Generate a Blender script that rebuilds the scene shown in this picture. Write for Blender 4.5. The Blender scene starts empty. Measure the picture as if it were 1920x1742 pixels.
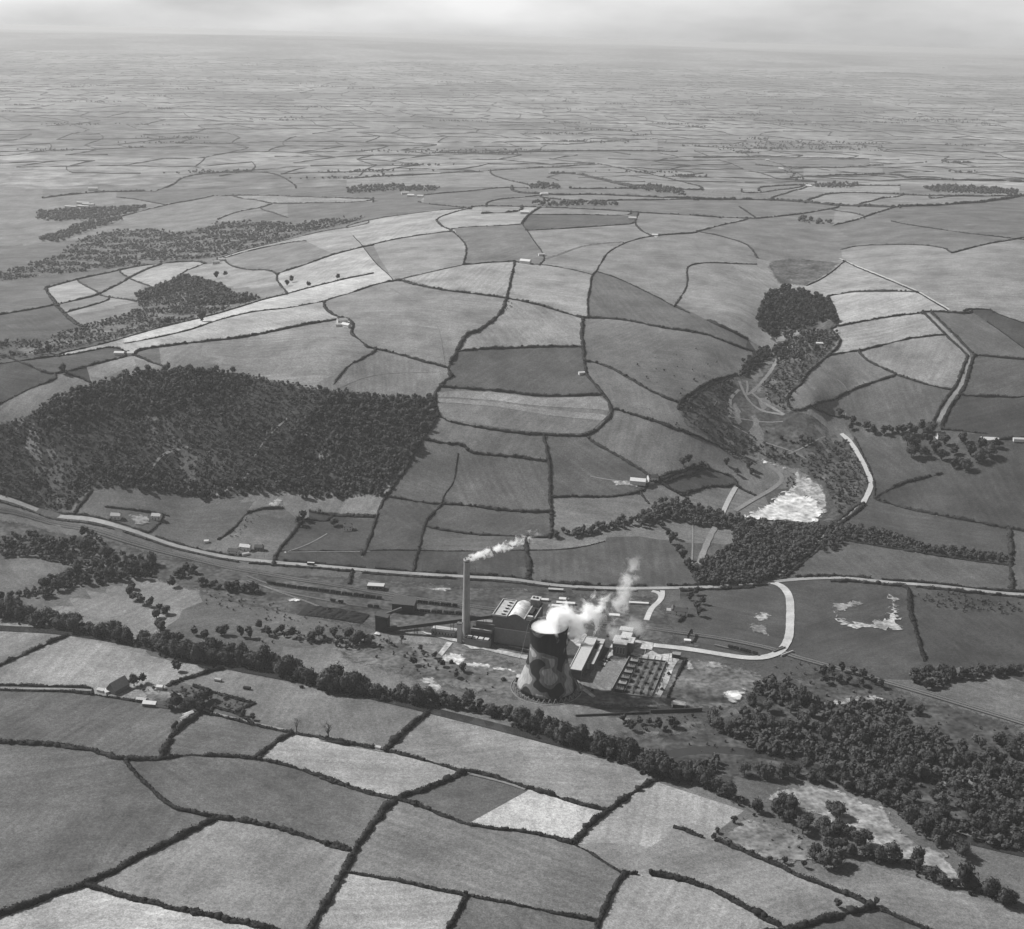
import bpy, math, random
import numpy as np
from mathutils import Vector, Matrix, geometry
rad = math.radians
scene = bpy.context.scene
COL = scene.collection
rng = np.random.default_rng(7)
random.seed(7)

# ------------------------------------------------------------------ camera
IW, IH, FPX = 1920.0, 1742.0, 2400.0
PITCH, ROLL, CAMZ = rad(18.45), rad(1.45), 581.0
cam_d = bpy.data.cameras.new('camera')
cam_d.sensor_fit = 'HORIZONTAL'; cam_d.sensor_width = 36.0
cam_d.lens = FPX / IW * 36.0
cam_d.clip_start = 1.0; cam_d.clip_end = 200000.0
cam = bpy.data.objects.new('camera', cam_d); COL.objects.link(cam)
RM = Matrix.Rotation(math.pi / 2 - PITCH, 3, 'X') @ Matrix.Rotation(ROLL, 3, 'Z')
cam.matrix_world = Matrix.Translation((0, 0, CAMZ)) @ RM.to_4x4()
scene.camera = cam

# ------------------------------------------------------------------ light
SUN_EL, SUN_AZ = rad(43.0), rad(-68.0)            # azimuth clockwise from +Y (away from the viewer)
to_sun = Vector((math.sin(SUN_AZ) * math.cos(SUN_EL), math.cos(SUN_AZ) * math.cos(SUN_EL), math.sin(SUN_EL)))
sd = bpy.data.lights.new('sun', 'SUN'); sd.energy = 5.0; sd.angle = rad(0.55); sd.color = (1.0, 0.995, 0.985)
so = bpy.data.objects.new('sun', sd); COL.objects.link(so)
so.rotation_euler = (-to_sun).to_track_quat('-Z', 'Y').to_euler()
so.location = (-800, 600, 1500)

world = bpy.data.worlds.new('World'); scene.world = world; world.use_nodes = True
wn, wl = world.node_tree.nodes, world.node_tree.links
wn.clear()
w_out = wn.new('ShaderNodeOutputWorld'); w_bg = wn.new('ShaderNodeBackground')
w_sky = wn.new('ShaderNodeTexSky'); w_sky.sky_type = 'NISHITA'; w_sky.sun_disc = False
w_sky.sun_elevation = SUN_EL; w_sky.sun_rotation = SUN_AZ; w_sky.dust_density = 0.5; w_sky.altitude = 500
w_bw = wn.new('ShaderNodeRGBToBW')                 # black and white film: the sky has no hue
w_tc = wn.new('ShaderNodeTexCoord'); w_map = wn.new('ShaderNodeMapping'); w_map.inputs['Scale'].default_value = (1, 1, 3.5)
w_no = wn.new('ShaderNodeTexNoise'); w_no.inputs['Scale'].default_value = 5.0; w_no.inputs['Detail'].default_value = 5
w_mr = wn.new('ShaderNodeMapRange'); w_mr.inputs[1].default_value = 0.3; w_mr.inputs[2].default_value = 0.7
w_mr.inputs[3].default_value = 0.58; w_mr.inputs[4].default_value = 0.98
w_mu = wn.new('ShaderNodeMath'); w_mu.operation = 'MULTIPLY'
wl.new(w_tc.outputs['Generated'], w_map.inputs['Vector']); wl.new(w_map.outputs[0], w_no.inputs['Vector'])
wl.new(w_no.outputs[0], w_mr.inputs[0]); wl.new(w_sky.outputs[0], w_bw.inputs[0])
wl.new(w_bw.outputs[0], w_mu.inputs[0]); wl.new(w_mr.outputs[0], w_mu.inputs[1])
wl.new(w_mu.outputs[0], w_bg.inputs['Color']); w_bg.inputs['Strength'].default_value = 0.10
wl.new(w_bg.outputs[0], w_out.inputs['Surface'])

vs = scene.view_settings
vs.view_transform = 'Standard'; vs.look = 'None'; vs.exposure = 0.5; vs.gamma = 1.0; vs.use_curve_mapping = False
scene.render.engine = 'CYCLES'
scene.cycles.max_bounces = 14; scene.cycles.diffuse_bounces = 2; scene.cycles.volume_bounces = 12
scene.cycles.transparent_max_bounces = 8; scene.cycles.caustics_reflective = False; scene.cycles.caustics_refractive = False

# ------------------------------------------------------------------ image <-> land
CROPS = {'A': (0, 420, 700), 'B': (600, 420, 700), 'C': (1220, 420, 700), 'D': (0, 900, 700), 'E': (0, 1250, 700),
         'F': (600, 1250, 700), 'G': (1220, 1250, 700), 'H': (1220, 900, 700), 'K': (0, 0, 700), 'L': (650, 0, 700),
         'M': (1300, 0, 620), 'P': (680, 980, 560), 'Q': (1040, 1040, 500), 'R': (780, 1040, 340), 'S': (940, 1130, 240),
         'T': (1060, 1120, 260), 'U': (180, 1230, 320), 'V': (180, 920, 520), 'N': (480, 1060, 300), 'X': (0, 0, 1920)}
def pc(k, pts):
    ox, oy, w = CROPS[k]; s = w / 1920.0
    return [(ox + x * s, oy + y * s) for x, y in pts]
RMn = np.array(RM)
def ray(px):
    px = np.asarray(px, float).reshape(-1, 2)
    d = np.stack([(px[:, 0] - IW / 2) / FPX, -(px[:, 1] - IH / 2) / FPX, -np.ones(len(px))], 1)
    return d @ RMn.T

# heights of the land, surveyed as spots (picture place, metres above the valley floor)
SPOT_X = (-150, 100, 350, 600, 850, 1100, 1300, 1420, 1560, 1750, 1950)
SPOT_ROWS = {
 1742: (36, 33, 29, 26, 21, 17, 14, 11, 8, 4, 1), 1600: (25, 23, 20, 18, 15, 12, 9, 6, 4, 1, -1), 1450: (14, 13, 11, 10, 8, 5, 2, 0, -1, -1, -2),
 1320: (6, 5, 4, 3, 1, 0, 0, 0, -1, -1, -1), 1200: (3, 2, 1, 0, 0, 0, 0, 0, 0, 0, 0), 1100: (6, 4, 2, 1, 0, 0, 0, 0, 1, 3, 6),
 1020: (12, 9, 6, 4, 5, 5, 4, 4, 5, 9, 13), 950: (24, 20, 17, 16, 20, 20, 16, 10, 12, 20, 28), 880: (54, 46, 42, 40, 42, 42, 36, 24, 24, 38, 48),
 800: (96, 90, 84, 78, 76, 78, 72, 58, 58, 74, 86), 720: (124, 124, 122, 116, 112, 110, 105, 95, 96, 112, 124), 640: (128, 132, 142, 148, 144, 140, 136, 127, 132, 150, 158),
 560: (92, 100, 120, 154, 170, 168, 162, 150, 156, 184, 192), 490: (52, 62, 92, 150, 184, 186, 184, 172, 174, 204, 212), 430: (36, 42, 68, 130, 188, 194, 190, 180, 184, 208, 216),
 380: (34, 38, 58, 104, 156, 170, 168, 162, 166, 184, 190), 330: (34, 40, 54, 80, 104, 110, 108, 106, 110, 120, 124), 270: (50, 54, 62, 72, 78, 80, 80, 80, 84, 90, 92),
 200: (100,) * 11, 150: (165,) * 11, 112: (290,) * 11, 88: (428, 432, 436, 434, 428, 426, 430, 432, 428, 426, 428)}
RAVINE = [(1445,640,119),(1405,740,92),(1365,800,65),(1425,850,38),(1475,905,18),(1290,715,111),(1315,655,137),(1262,785,84),(1525,745,97),(1585,680,122),(1480,560,146),(1390,585,157),(1560,600,154),(1300,830,64),(1570,860,42),(1560,440,176),(1620,420,190),(1490,440,183)]
SPOTS = RAVINE + [(x, y + (x - 960) * (.0253 if y < 300 else 0), z) for y, r in SPOT_ROWS.items() for x, z in zip(SPOT_X, r)]
SPOTS = [t for t in SPOTS if t in RAVINE or not any(abs(t[0] - r[0]) < 75 and abs(t[1] - r[1]) < 45 for r in RAVINE)]
sp = np.array(SPOTS, float)
_d = ray(sp[:, :2]); _t = (sp[:, 2] - CAMZ) / _d[:, 2]
sw = _d[:, :2] * _t[:, None]
YMIN, YMAX = sw[:, 1].min() * 0.9, sw[:, 1].max()
def q_of(x, y):
    yy = np.clip(y, YMIN, YMAX)
    return np.stack([np.clip(x / yy, -0.46, 0.46) * 2.2, np.log(yy) * 0.9], -1)
def _tps(a, b):
    r2 = ((a[:, None, :] - b[None, :, :]) ** 2).sum(-1) + 1e-12
    return 0.5 * r2 * np.log(r2)
_q = q_of(sw[:, 0], sw[:, 1]); n_ = len(_q)
_A = np.zeros((n_ + 3, n_ + 3)); _A[:n_, :n_] = _tps(_q, _q) + np.eye(n_) * 1e-3
_A[:n_, n_] = 1; _A[:n_, n_ + 1:] = _q; _A[n_, :n_] = 1; _A[n_ + 1:, :n_] = _q.T
_c = np.linalg.solve(_A, np.concatenate([sp[:, 2], np.zeros(3)]))
_wv = [(random.uniform(0, 6.28), random.uniform(0.6, 1.4), random.uniform(0, 6.28)) for _ in range(7)]
def H(x, y):
    x = np.atleast_1d(np.asarray(x, float)); y = np.atleast_1d(np.asarray(y, float))
    out = np.empty(len(x))
    for i in range(0, len(x), 20000):
        q = q_of(x[i:i + 20000], y[i:i + 20000])
        out[i:i + 20000] = _tps(q, _q) @ _c[:n_] + _c[n_] + q @ _c[n_ + 1:]
    w = np.zeros(len(x))
    for a, k, p in _wv:
        w += np.sin((x * math.cos(a) + y * math.sin(a)) * k * 2 * math.pi / 190.0 + p)
    m = np.clip((out - 3.0) / 12.0, 0, 1)           # flat on the valley floor
    return out + w * 0.34 * m
def P(px):
    """where the sight line through a picture point meets the land"""
    d = ray(px); n = len(d)
    t = np.full(n, 550.0); hit = np.full(n, -1.0); tp = t.copy()
    live = np.arange(n)
    while len(live):
        x = d[live] * t[live, None]
        below = CAMZ + x[:, 2] < H(x[:, 0], x[:, 1])
        for j in live[below]: hit[j] = t[j]
        live = live[~below]
        tp[live] = t[live]; t[live] *= 1.012
        live = live[t[live] < 60000]
    ok = hit > 0
    hi = np.where(ok, hit, 60000.0); lo = tp
    for _ in range(12):
        mid = (lo + hi) / 2; x = d * mid[:, None]
        b = CAMZ + x[:, 2] < H(x[:, 0], x[:, 1])
        hi = np.where(b, mid, hi); lo = np.where(b, lo, mid)
    x = d * hi[:, None]
    return x[:, :2]
def W(k, pts): return P(pc(k, pts))
def px_of(p):
    v = np.array([p[0], p[1], float(H(p[0], p[1])[0]) - CAMZ]) @ RMn
    return (IW / 2 - FPX * v[0] / v[2], IH / 2 + FPX * v[1] / v[2])

# ------------------------------------------------------------------ materials (greys: the film sees no colour)
MATS = {}
def grey(name, v, var=0.25, scale=0.4, rough=0.9, big=0.0, bigscale=0.02, spec=0.1, objcol=False, bump=0.0, soft=False):
    if name in MATS: return MATS[name]
    m = bpy.data.materials.new(name); m.use_nodes = True
    N, L = m.node_tree.nodes, m.node_tree.links
    b = N['Principled BSDF']; b.inputs['Roughness'].default_value = rough; b.inputs['Specular IOR Level'].default_value = spec
    g = N.new('ShaderNodeNewGeometry')
    n1 = N.new('ShaderNodeTexNoise'); n1.inputs['Scale'].default_value = scale; n1.inputs['Detail'].default_value = 4
    L.new(g.outputs['Position'], n1.inputs['Vector'])
    r1 = N.new('ShaderNodeMapRange'); r1.inputs[1].default_value = 0.28; r1.inputs[2].default_value = 0.72
    r1.inputs[3].default_value = 1 - var; r1.inputs[4].default_value = 1 + var
    L.new(n1.outputs[0], r1.inputs[0])
    n2 = N.new('ShaderNodeTexNoise'); n2.inputs['Scale'].default_value = bigscale; n2.inputs['Detail'].default_value = 5
    L.new(g.outputs['Position'], n2.inputs['Vector'])
    r2 = N.new('ShaderNodeMapRange'); r2.inputs[1].default_value = 0.3; r2.inputs[2].default_value = 0.7
    r2.inputs[3].default_value = 1 - big; r2.inputs[4].default_value = 1 + big
    L.new(n2.outputs[0], r2.inputs[0])
    mu = N.new('ShaderNodeMath'); mu.operation = 'MULTIPLY'; L.new(r1.outputs[0], mu.inputs[0]); L.new(r2.outputs[0], mu.inputs[1])
    mv = N.new('ShaderNodeMath'); mv.operation = 'MULTIPLY'; L.new(mu.outputs[0], mv.inputs[0]); mv.inputs[1].default_value = v
    if objcol:
        oi = N.new('ShaderNodeObjectInfo'); bw = N.new('ShaderNodeRGBToBW')
        L.new(oi.outputs['Color'], bw.inputs[0]); L.new(bw.outputs[0], mv.inputs[1])
    cc = N.new('ShaderNodeCombineColor')
    for i in range(3): L.new(mv.outputs[0], cc.inputs[i])
    L.new(cc.outputs[0], b.inputs['Base Color'])
    if bump:
        bp = N.new('ShaderNodeBump'); bp.inputs['Strength'].default_value = bump; bp.inputs['Distance'].default_value = 0.4
        L.new(n1.outputs[0], bp.inputs['Height']); L.new(bp.outputs[0], b.inputs['Normal'])
    if soft:                                             # bare ground thins out raggedly into the grass at its edge
        at = N.new('ShaderNodeAttribute'); at.attribute_name = 'edge'
        n3 = N.new('ShaderNodeTexNoise'); n3.inputs['Scale'].default_value = 0.22; n3.inputs['Detail'].default_value = 5; n3.inputs['Roughness'].default_value = .7; L.new(g.outputs['Position'], n3.inputs['Vector'])
        ad = N.new('ShaderNodeMath'); ad.operation = 'MULTIPLY_ADD'; L.new(n3.outputs[0], ad.inputs[0]); ad.inputs[1].default_value = 1.9; ad.inputs[2].default_value = -1.15
        sm_ = N.new('ShaderNodeMath'); sm_.operation = 'ADD'; L.new(ad.outputs[0], sm_.inputs[0]); L.new(at.outputs['Fac'], sm_.inputs[1])
        ra = N.new('ShaderNodeMapRange'); ra.inputs[1].default_value = 0.08; ra.inputs[2].default_value = 0.5; L.new(sm_.outputs[0], ra.inputs[0]); L.new(ra.outputs[0], b.inputs['Alpha'])
    MATS[name] = m
    return m

def field_material():
    """pasture: tone of the field from its object colour, mottling, drilled streaks in a direction of its own, tufts"""
    m = bpy.data.materials.new('pasture'); m.use_nodes = True
    N, L = m.node_tree.nodes, m.node_tree.links
    b = N['Principled BSDF']; b.inputs['Roughness'].default_value = 1.0; b.inputs['Specular IOR Level'].default_value = 0.05
    g = N.new('ShaderNodeNewGeometry'); oi = N.new('ShaderNodeObjectInfo')
    bw = N.new('ShaderNodeRGBToBW'); L.new(oi.outputs['Color'], bw.inputs[0])
    an = N.new('ShaderNodeMath'); an.operation = 'MULTIPLY'; an.inputs[1].default_value = 3.1; L.new(oi.outputs['Random'], an.inputs[0])
    rot = N.new('ShaderNodeVectorRotate'); rot.rotation_type = 'Z_AXIS'
    L.new(g.outputs['Position'], rot.inputs['Vector']); L.new(an.outputs[0], rot.inputs['Angle'])
    mp = N.new('ShaderNodeMapping'); mp.inputs['Scale'].default_value = (0.012, 0.16, 0.0); L.new(rot.outputs[0], mp.inputs['Vector'])
    def noise(src, scale, det, lo, hi, rough=0.55):
        n = N.new('ShaderNodeTexNoise'); n.inputs['Scale'].default_value = scale; n.inputs['Detail'].default_value = det
        n.inputs['Roughness'].default_value = rough
        L.new(src, n.inputs['Vector'])
        r = N.new('ShaderNodeMapRange'); r.inputs[1].default_value = 0.28; r.inputs[2].default_value = 0.72
        r.inputs[3].default_value = lo; r.inputs[4].default_value = hi; L.new(n.outputs[0], r.inputs[0]); return r.outputs[0]
    parts = [noise(g.outputs['Position'], 0.016, 5, 0.68, 1.32), noise(mp.outputs[0], 1.0, 4, 0.84, 1.16),
             noise(g.outputs['Position'], 0.34, 3, 0.62, 1.38, 0.85), noise(g.outputs['Position'], 0.07, 4, 0.86, 1.14), noise(g.outputs['Position'], 0.9, 1, 0.75, 1.25)]
    sx_ = N.new('ShaderNodeSeparateXYZ'); L.new(rot.outputs[0], sx_.inputs[0])
    def mth(op, a, b_=None):
        n = N.new('ShaderNodeMath'); n.operation = op
        for i, x in enumerate((a, b_)):
            if x is None: continue
            if isinstance(x, (int, float)): n.inputs[i].default_value = x
            else: L.new(x, n.inputs[i])
        return n.outputs[0]
    ph_ = mth('ADD', mth('MULTIPLY', sx_.outputs[1], 0.62), mth('MULTIPLY', noise(g.outputs['Position'], .01, 2, 0, 1), 4.0))
    amt = mth('MULTIPLY', mth('FRACT', mth('MULTIPLY', oi.outputs['Random'], 17.3)), .055)
    parts.append(mth('ADD', 1.0, mth('MULTIPLY', mth('SINE', ph_), amt)))
    o = bw.outputs[0]
    for p in parts:
        mu = N.new('ShaderNodeMath'); mu.operation = 'MULTIPLY'; L.new(o, mu.inputs[0]); L.new(p, mu.inputs[1]); o = mu.outputs[0]
    cc = N.new('ShaderNodeCombineColor')
    for i in range(3): L.new(o, cc.inputs[i])
    L.new(cc.outputs[0], b.inputs['Base Color'])
    return m
M_FIELD = field_material()

def far_material():
    """open country out to the horizon: small fields, hedges and woods too far away to tell apart"""
    m = bpy.data.materials.new('open_country'); m.use_nodes = True
    N, L = m.node_tree.nodes, m.node_tree.links
    b = N['Principled BSDF']; b.inputs['Roughness'].default_value = 1.0; b.inputs['Specular IOR Level'].default_value = 0.05
    g = N.new('ShaderNodeNewGeometry')
    wn_ = N.new('ShaderNodeTexNoise'); wn_.inputs['Scale'].default_value = 0.002; wn_.inputs['Detail'].default_value = 3
    L.new(g.outputs['Position'], wn_.inputs['Vector'])
    sc = N.new('ShaderNodeVectorMath'); sc.operation = 'SCALE'; sc.inputs[3].default_value = 420.0; L.new(wn_.outputs['Color'], sc.inputs[0])
    ad = N.new('ShaderNodeVectorMath'); ad.operation = 'ADD'; L.new(g.outputs['Position'], ad.inputs[0]); L.new(sc.outputs[0], ad.inputs[1])
    mp = N.new('ShaderNodeMapping'); mp.inputs['Scale'].default_value = (0.0042, 0.0036, 0.0); L.new(ad.outputs[0], mp.inputs['Vector'])
    v1 = N.new('ShaderNodeTexVoronoi'); v1.feature = 'DISTANCE_TO_EDGE'; v1.inputs['Scale'].default_value = 1.0; L.new(mp.outputs[0], v1.inputs['Vector'])
    v2 = N.new('ShaderNodeTexVoronoi'); v2.feature = 'F1'; v2.inputs['Scale'].default_value = 1.0; L.new(mp.outputs[0], v2.inputs['Vector'])
    edge = N.new('ShaderNodeMapRange'); edge.inputs[1].default_value = 0.022; edge.inputs[2].default_value = 0.05
    edge.inputs[3].default_value = 0.85; edge.inputs[4].default_value = 1.0; L.new(v1.outputs[0], edge.inputs[0])
    bw = N.new('ShaderNodeRGBToBW'); L.new(v2.outputs['Color'], bw.inputs[0])
    tone = N.new('ShaderNodeMapRange'); tone.inputs[3].default_value = 0.19; tone.inputs[4].default_value = 0.28; L.new(bw.outputs[0], tone.inputs[0])
    def noise(scale, det, a, c, lo, hi):
        n = N.new('ShaderNodeTexNoise'); n.inputs['Scale'].default_value = scale; n.inputs['Detail'].default_value = det
        L.new(g.outputs['Position'], n.inputs['Vector'])
        r = N.new('ShaderNodeMapRange'); r.inputs[1].default_value = a; r.inputs[2].default_value = c
        r.inputs[3].default_value = lo; r.inputs[4].default_value = hi; L.new(n.outputs[0], r.inputs[0]); return r.outputs[0]
    ms = N.new('ShaderNodeMapping'); ms.inputs['Scale'].default_value = (0.0022, 0.0085, 0.0); ms.inputs['Rotation'].default_value = (0, 0, .12); L.new(ad.outputs[0], ms.inputs['Vector'])
    ns = N.new('ShaderNodeTexNoise'); ns.inputs['Scale'].default_value = 1.0; ns.inputs['Detail'].default_value = 6; ns.inputs['Roughness'].default_value = .65; L.new(ms.outputs[0], ns.inputs['Vector'])
    rs = N.new('ShaderNodeMapRange'); rs.inputs[1].default_value = .36; rs.inputs[2].default_value = .58; rs.inputs[3].default_value = .68; rs.inputs[4].default_value = 1.08; L.new(ns.outputs[0], rs.inputs[0]); streak = rs.outputs[0]
    o = tone.outputs[0]
    for p in (edge.outputs[0], noise(0.0007, 7, 0.40, 0.58, 0.55, 1.0), noise(0.014, 6, 0.3, 0.7, 0.55, 1.4), noise(0.15, 3, 0.3, 0.7, 0.8, 1.2), streak):
        mu = N.new('ShaderNodeMath'); mu.operation = 'MULTIPLY'; L.new(o, mu.inputs[0]); L.new(p, mu.inputs[1]); o = mu.outputs[0]
    cc = N.new('ShaderNodeCombineColor')
    for i in range(3): L.new(o, cc.inputs[i])
    L.new(cc.outputs[0], b.inputs['Base Color'])
    return m
M_FAR = far_material()

def leaf_material(name, lo, hi):
    m = bpy.data.materials.new(name); m.use_nodes = True
    N, L = m.node_tree.nodes, m.node_tree.links
    b = N['Principled BSDF']; b.inputs['Roughness'].default_value = 0.8; b.inputs['Specular IOR Level'].default_value = 0.15
    g = N.new('ShaderNodeNewGeometry'); oi = N.new('ShaderNodeObjectInfo')
    n1 = N.new('ShaderNodeTexNoise'); n1.inputs['Scale'].default_value = 0.09; n1.inputs['Detail'].default_value = 2
    L.new(g.outputs['Position'], n1.inputs['Vector'])
    n2 = N.new('ShaderNodeTexNoise'); n2.inputs['Scale'].default_value = 0.9; n2.inputs['Detail'].default_value = 2
    L.new(g.outputs['Position'], n2.inputs['Vector'])
    a1 = N.new('ShaderNodeMath'); a1.operation = 'ADD'; L.new(n1.outputs[0], a1.inputs[0]); L.new(n2.outputs[0], a1.inputs[1])
    a2 = N.new('ShaderNodeMath'); a2.operation = 'MULTIPLY_ADD'; L.new(oi.outputs['Random'], a2.inputs[0]); a2.inputs[1].default_value = 0.35; L.new(a1.outputs[0], a2.inputs[2])
    r = N.new('ShaderNodeMapRange'); r.inputs[1].default_value = 0.75; r.inputs[2].default_value = 1.6
    r.inputs[3].default_value = lo; r.inputs[4].default_value = hi; L.new(a2.outputs[0], r.inputs[0])
    cc = N.new('ShaderNodeCombineColor')
    for i in range(3): L.new(r.outputs[0], cc.inputs[i])
    L.new(cc.outputs[0], b.inputs['Base Color'])
    return m
M_LEAF = leaf_material('foliage', 0.006, 0.082)
M_HEDGE = leaf_material('hedge_leaves', 0.007, 0.036)
M_SCRUB = leaf_material('scrub_leaves', 0.016, 0.115)
M_BARK = grey('bark', 0.06, 0.3, 2.0)

# ------------------------------------------------------------------ mesh helpers
def mesh_np(name, v, f, mat=None, smooth=False):
    v = np.asarray(v, np.float32); f = np.asarray(f, np.int32)
    me = bpy.data.meshes.new(name)
    k = f.shape[1]
    me.vertices.add(len(v)); me.vertices.foreach_set('co', v.ravel())
    me.loops.add(f.size); me.loops.foreach_set('vertex_index', f.ravel())
    me.polygons.add(len(f)); me.polygons.foreach_set('loop_start', np.arange(0, f.size, k, dtype=np.int32))
    me.update(calc_edges=True)
    if mat: me.materials.append(mat)
    if smooth: me.shade_smooth()
    return me
def link(name, me, parent=None, loc=None, rz=0.0):
    o = bpy.data.objects.new(name, me); COL.objects.link(o)
    if parent is not None: o.parent = parent
    if loc is not None: o.location = loc
    if rz: o.rotation_euler = (0, 0, rz)
    return o
def tag(o, label=None, cat=None, group=None, kind=None):
    if label: o['label'] = label
    if cat: o['category'] = cat
    if group: o['group'] = group
    if kind: o['kind'] = kind
    return o
def empty(name, loc=(0, 0, 0), rz=0.0):
    o = bpy.data.objects.new(name, None); COL.objects.link(o); o.location = loc; o.rotation_euler = (0, 0, rz)
    o.empty_display_size = 1.0
    return o
class MB:
    """collects boxes, prisms, tubes in local metres"""
    def __init__(s): s.v = []; s.f = []
    def add(s, vs_, fs):
        n = len(s.v); s.v += [tuple(p) for p in vs_]; s.f += [tuple(i + n for i in q) for q in fs]; return s
    def box(s, x0, x1, y0, y1, z0, z1):
        return s.add([(x0, y0, z0), (x1, y0, z0), (x1, y1, z0), (x0, y1, z0), (x0, y0, z1), (x1, y0, z1), (x1, y1, z1), (x0, y1, z1)],
                     [(3, 2, 1, 0), (4, 5, 6, 7), (0, 1, 5, 4), (1, 2, 6, 5), (2, 3, 7, 6), (3, 0, 4, 7)])
    def prism(s, prof, y0, y1):                       # profile in x,z swept along y
        n = len(prof)
        return s.add([(x, y0, z) for x, z in prof] + [(x, y1, z) for x, z in prof],
                     [tuple(range(n)), tuple(range(2 * n - 1, n - 1, -1))] + [((i + 1) % n, i, n + i, n + (i + 1) % n) for i in range(n)])
    def tube(s, a, b, r0, r1=None, n=8):
        r1 = r0 if r1 is None else r1
        a, b = Vector(a), Vector(b); d = (b - a).normalized()
        u = d.orthogonal().normalized(); w = d.cross(u)
        vv = []
        for c, r in ((a, r0), (b, r1)):
            for i in range(n):
                t = 2 * math.pi * i / n; vv.append(c + (u * math.cos(t) + w * math.sin(t)) * r)
        return s.add(vv, [tuple(range(n - 1, -1, -1)), tuple(range(n, 2 * n))] + [(i, (i + 1) % n, n + (i + 1) % n, n + i) for i in range(n)])
    def bar(s, a, b, w):
        return s.tube(a, b, w * 0.7, w * 0.7, 4)
    def lathe(s, prof, n=48, closed=False):
        m = len(prof); vv = []
        for r, z in prof:
            for i in range(n):
                t = 2 * math.pi * i / n; vv.append((r * math.cos(t), r * math.sin(t), z))
        ff = [(j * n + i, j * n + (i + 1) % n, (j + 1) * n + (i + 1) % n, (j + 1) * n + i) for j in range(m - 1) for i in range(n)]
        if closed: ff += [((m - 1) * n + i, (m - 1) * n + (i + 1) % n, (i + 1) % n, i) for i in range(n)]
        return s.add(vv, ff)
    def build(s, name, mat, parent=None, loc=None, rz=0.0, smooth=False):
        me = bpy.data.meshes.new(name); me.from_pydata(s.v, [], s.f); me.materials.append(mat)
        if smooth: me.shade_smooth()
        return link(name, me, parent, loc, rz)
def XYZ(k, p, dz=0.0):
    w = W(k, [p])[0]; return Vector((w[0], w[1], float(H(w[0], w[1])[0]) + dz))

ORD = lambda n: f"{n}{'th' if 10 <= n % 100 <= 20 else {1: 'st', 2: 'nd', 3: 'rd'}.get(n % 10, 'th')}"

# ------------------------------------------------------------------ the ground, one sheet to the horizon
ys = np.concatenate([np.linspace(250, 700, 10), 700 * (1.0125 ** np.arange(1, 345))]); ys = ys[ys < 46000]
xs = np.concatenate([np.linspace(-1, -0.5, 8)[:-1], np.linspace(-0.5, 0.5, 150), np.linspace(0.5, 1, 8)[1:]])
GX = xs[None, :] * (0.95 * ys + 500)[:, None]; GY = np.repeat(ys[:, None], len(xs), 1)
gz = H(GX.ravel(), GY.ravel()) - 1.6
nx = len(xs); ii = (np.arange(len(ys) - 1)[:, None] * nx + np.arange(nx - 1)[None, :]).ravel()
ground = link('ground', mesh_np('ground', np.stack([GX.ravel(), GY.ravel(), gz], 1), np.stack([ii, ii + 1, ii + nx + 1, ii + nx], 1), M_FAR, True))
tag(ground, kind='structure')

# ------------------------------------------------------------------ hedge lines, traced crop by crop: (crop, width, height, points)
HD = []
def hd(k, w, h, *pts): HD.append((k, w, h, list(pts)))
# --- middle fields
hd('B',2.6,2.2,(605,0),(690,45),(745,95),(755,140),(735,212)); hd('B',3.4,2.4,(735,212),(860,200),(1003,192))
hd('B',3.4,2.4,(1003,192),(985,280),(960,380)); hd('B',4.5,3,(345,300),(400,290),(430,295),(500,318),(650,345),(780,358),(960,382))
hd('B',4.5,3,(960,382),(1100,410),(1200,440),(1355,485)); hd('B',4,2.8,(1355,485),(1480,483),(1600,500),(1760,535),(1920,557))
hd('B',4.6,3,(1355,485),(1345,550),(1350,620),(1358,700),(1370,775))
hd('B',4,2.6,(1370,775),(1420,830),(1450,875),(1490,920),(1500,965),(1480,1010),(1420,1060),(1365,1090))
hd('B',3.6,2.6,(1365,1090),(1270,1090),(1160,1085),(1040,1080),(900,1060),(760,1035),(660,1015),(610,985))
hd('B',4.5,3,(610,985),(588,915),(592,865),(640,810),(680,780)); hd('B',4,2.8,(625,838),(740,845),(900,855),(1060,878),(1160,885),(1300,883),(1450,878))
hd('B',5,3.2,(960,382),(940,450),(880,505),(810,555),(755,565),(720,620),(700,665),(660,730),(665,775),(680,780))
hd('B',4.5,3,(705,655),(850,640),(1000,636),(1150,630),(1345,632)); hd('B',4,2.6,(250,635),(350,655),(450,685),(560,715),(650,738))
hd('B',3.8,2.6,(20,400),(25,440),(80,475),(150,490),(175,525),(155,565),(215,605),(245,635))
hd('B',3.2,2.2,(280,660),(220,690),(150,725),(110,770),(70,825)); hd('B',2.6,2,(20,400),(70,380),(180,350),(290,310),(345,300))
hd('B',1.2,1.2,(410,285),(560,250),(735,212)); hd('B',2.8,2.2,(0,183),(80,155),(220,120),(400,75),(640,42),(690,40))
hd('B',1.0,1.0,(170,60),(230,130),(290,210),(370,275)); hd('B',2,1.8,(1040,0),(1100,90),(1163,178),(1130,208))
hd('B',1.6,1.6,(1003,195),(1060,205),(1200,215),(1400,260)); hd('B',2.2,1.8,(1420,245),(1450,190),(1480,145),(1560,100),(1690,65),(1800,55),(1920,50))
hd('B',2.6,2,(1420,245),(1395,270),(1390,330),(1375,390),(1380,480)); hd('B',2,1.6,(1420,245),(1500,268),(1600,310),(1740,380),(1820,425),(1900,460))
hd('B',0.8,0.8,(1163,178),(1250,150),(1350,110),(1560,90)); hd('B',4,2.8,(1375,705),(1440,720),(1500,745),(1560,775),(1640,825),(1740,880),(1830,915))
hd('B',4,2.8,(1520,950),(1560,965),(1640,990),(1740,1020),(1850,1060),(1920,1090)); hd('B',4,2.8,(530,1105),(650,1130),(740,1135),(770,1180),(900,1190),(1040,1200))
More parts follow.
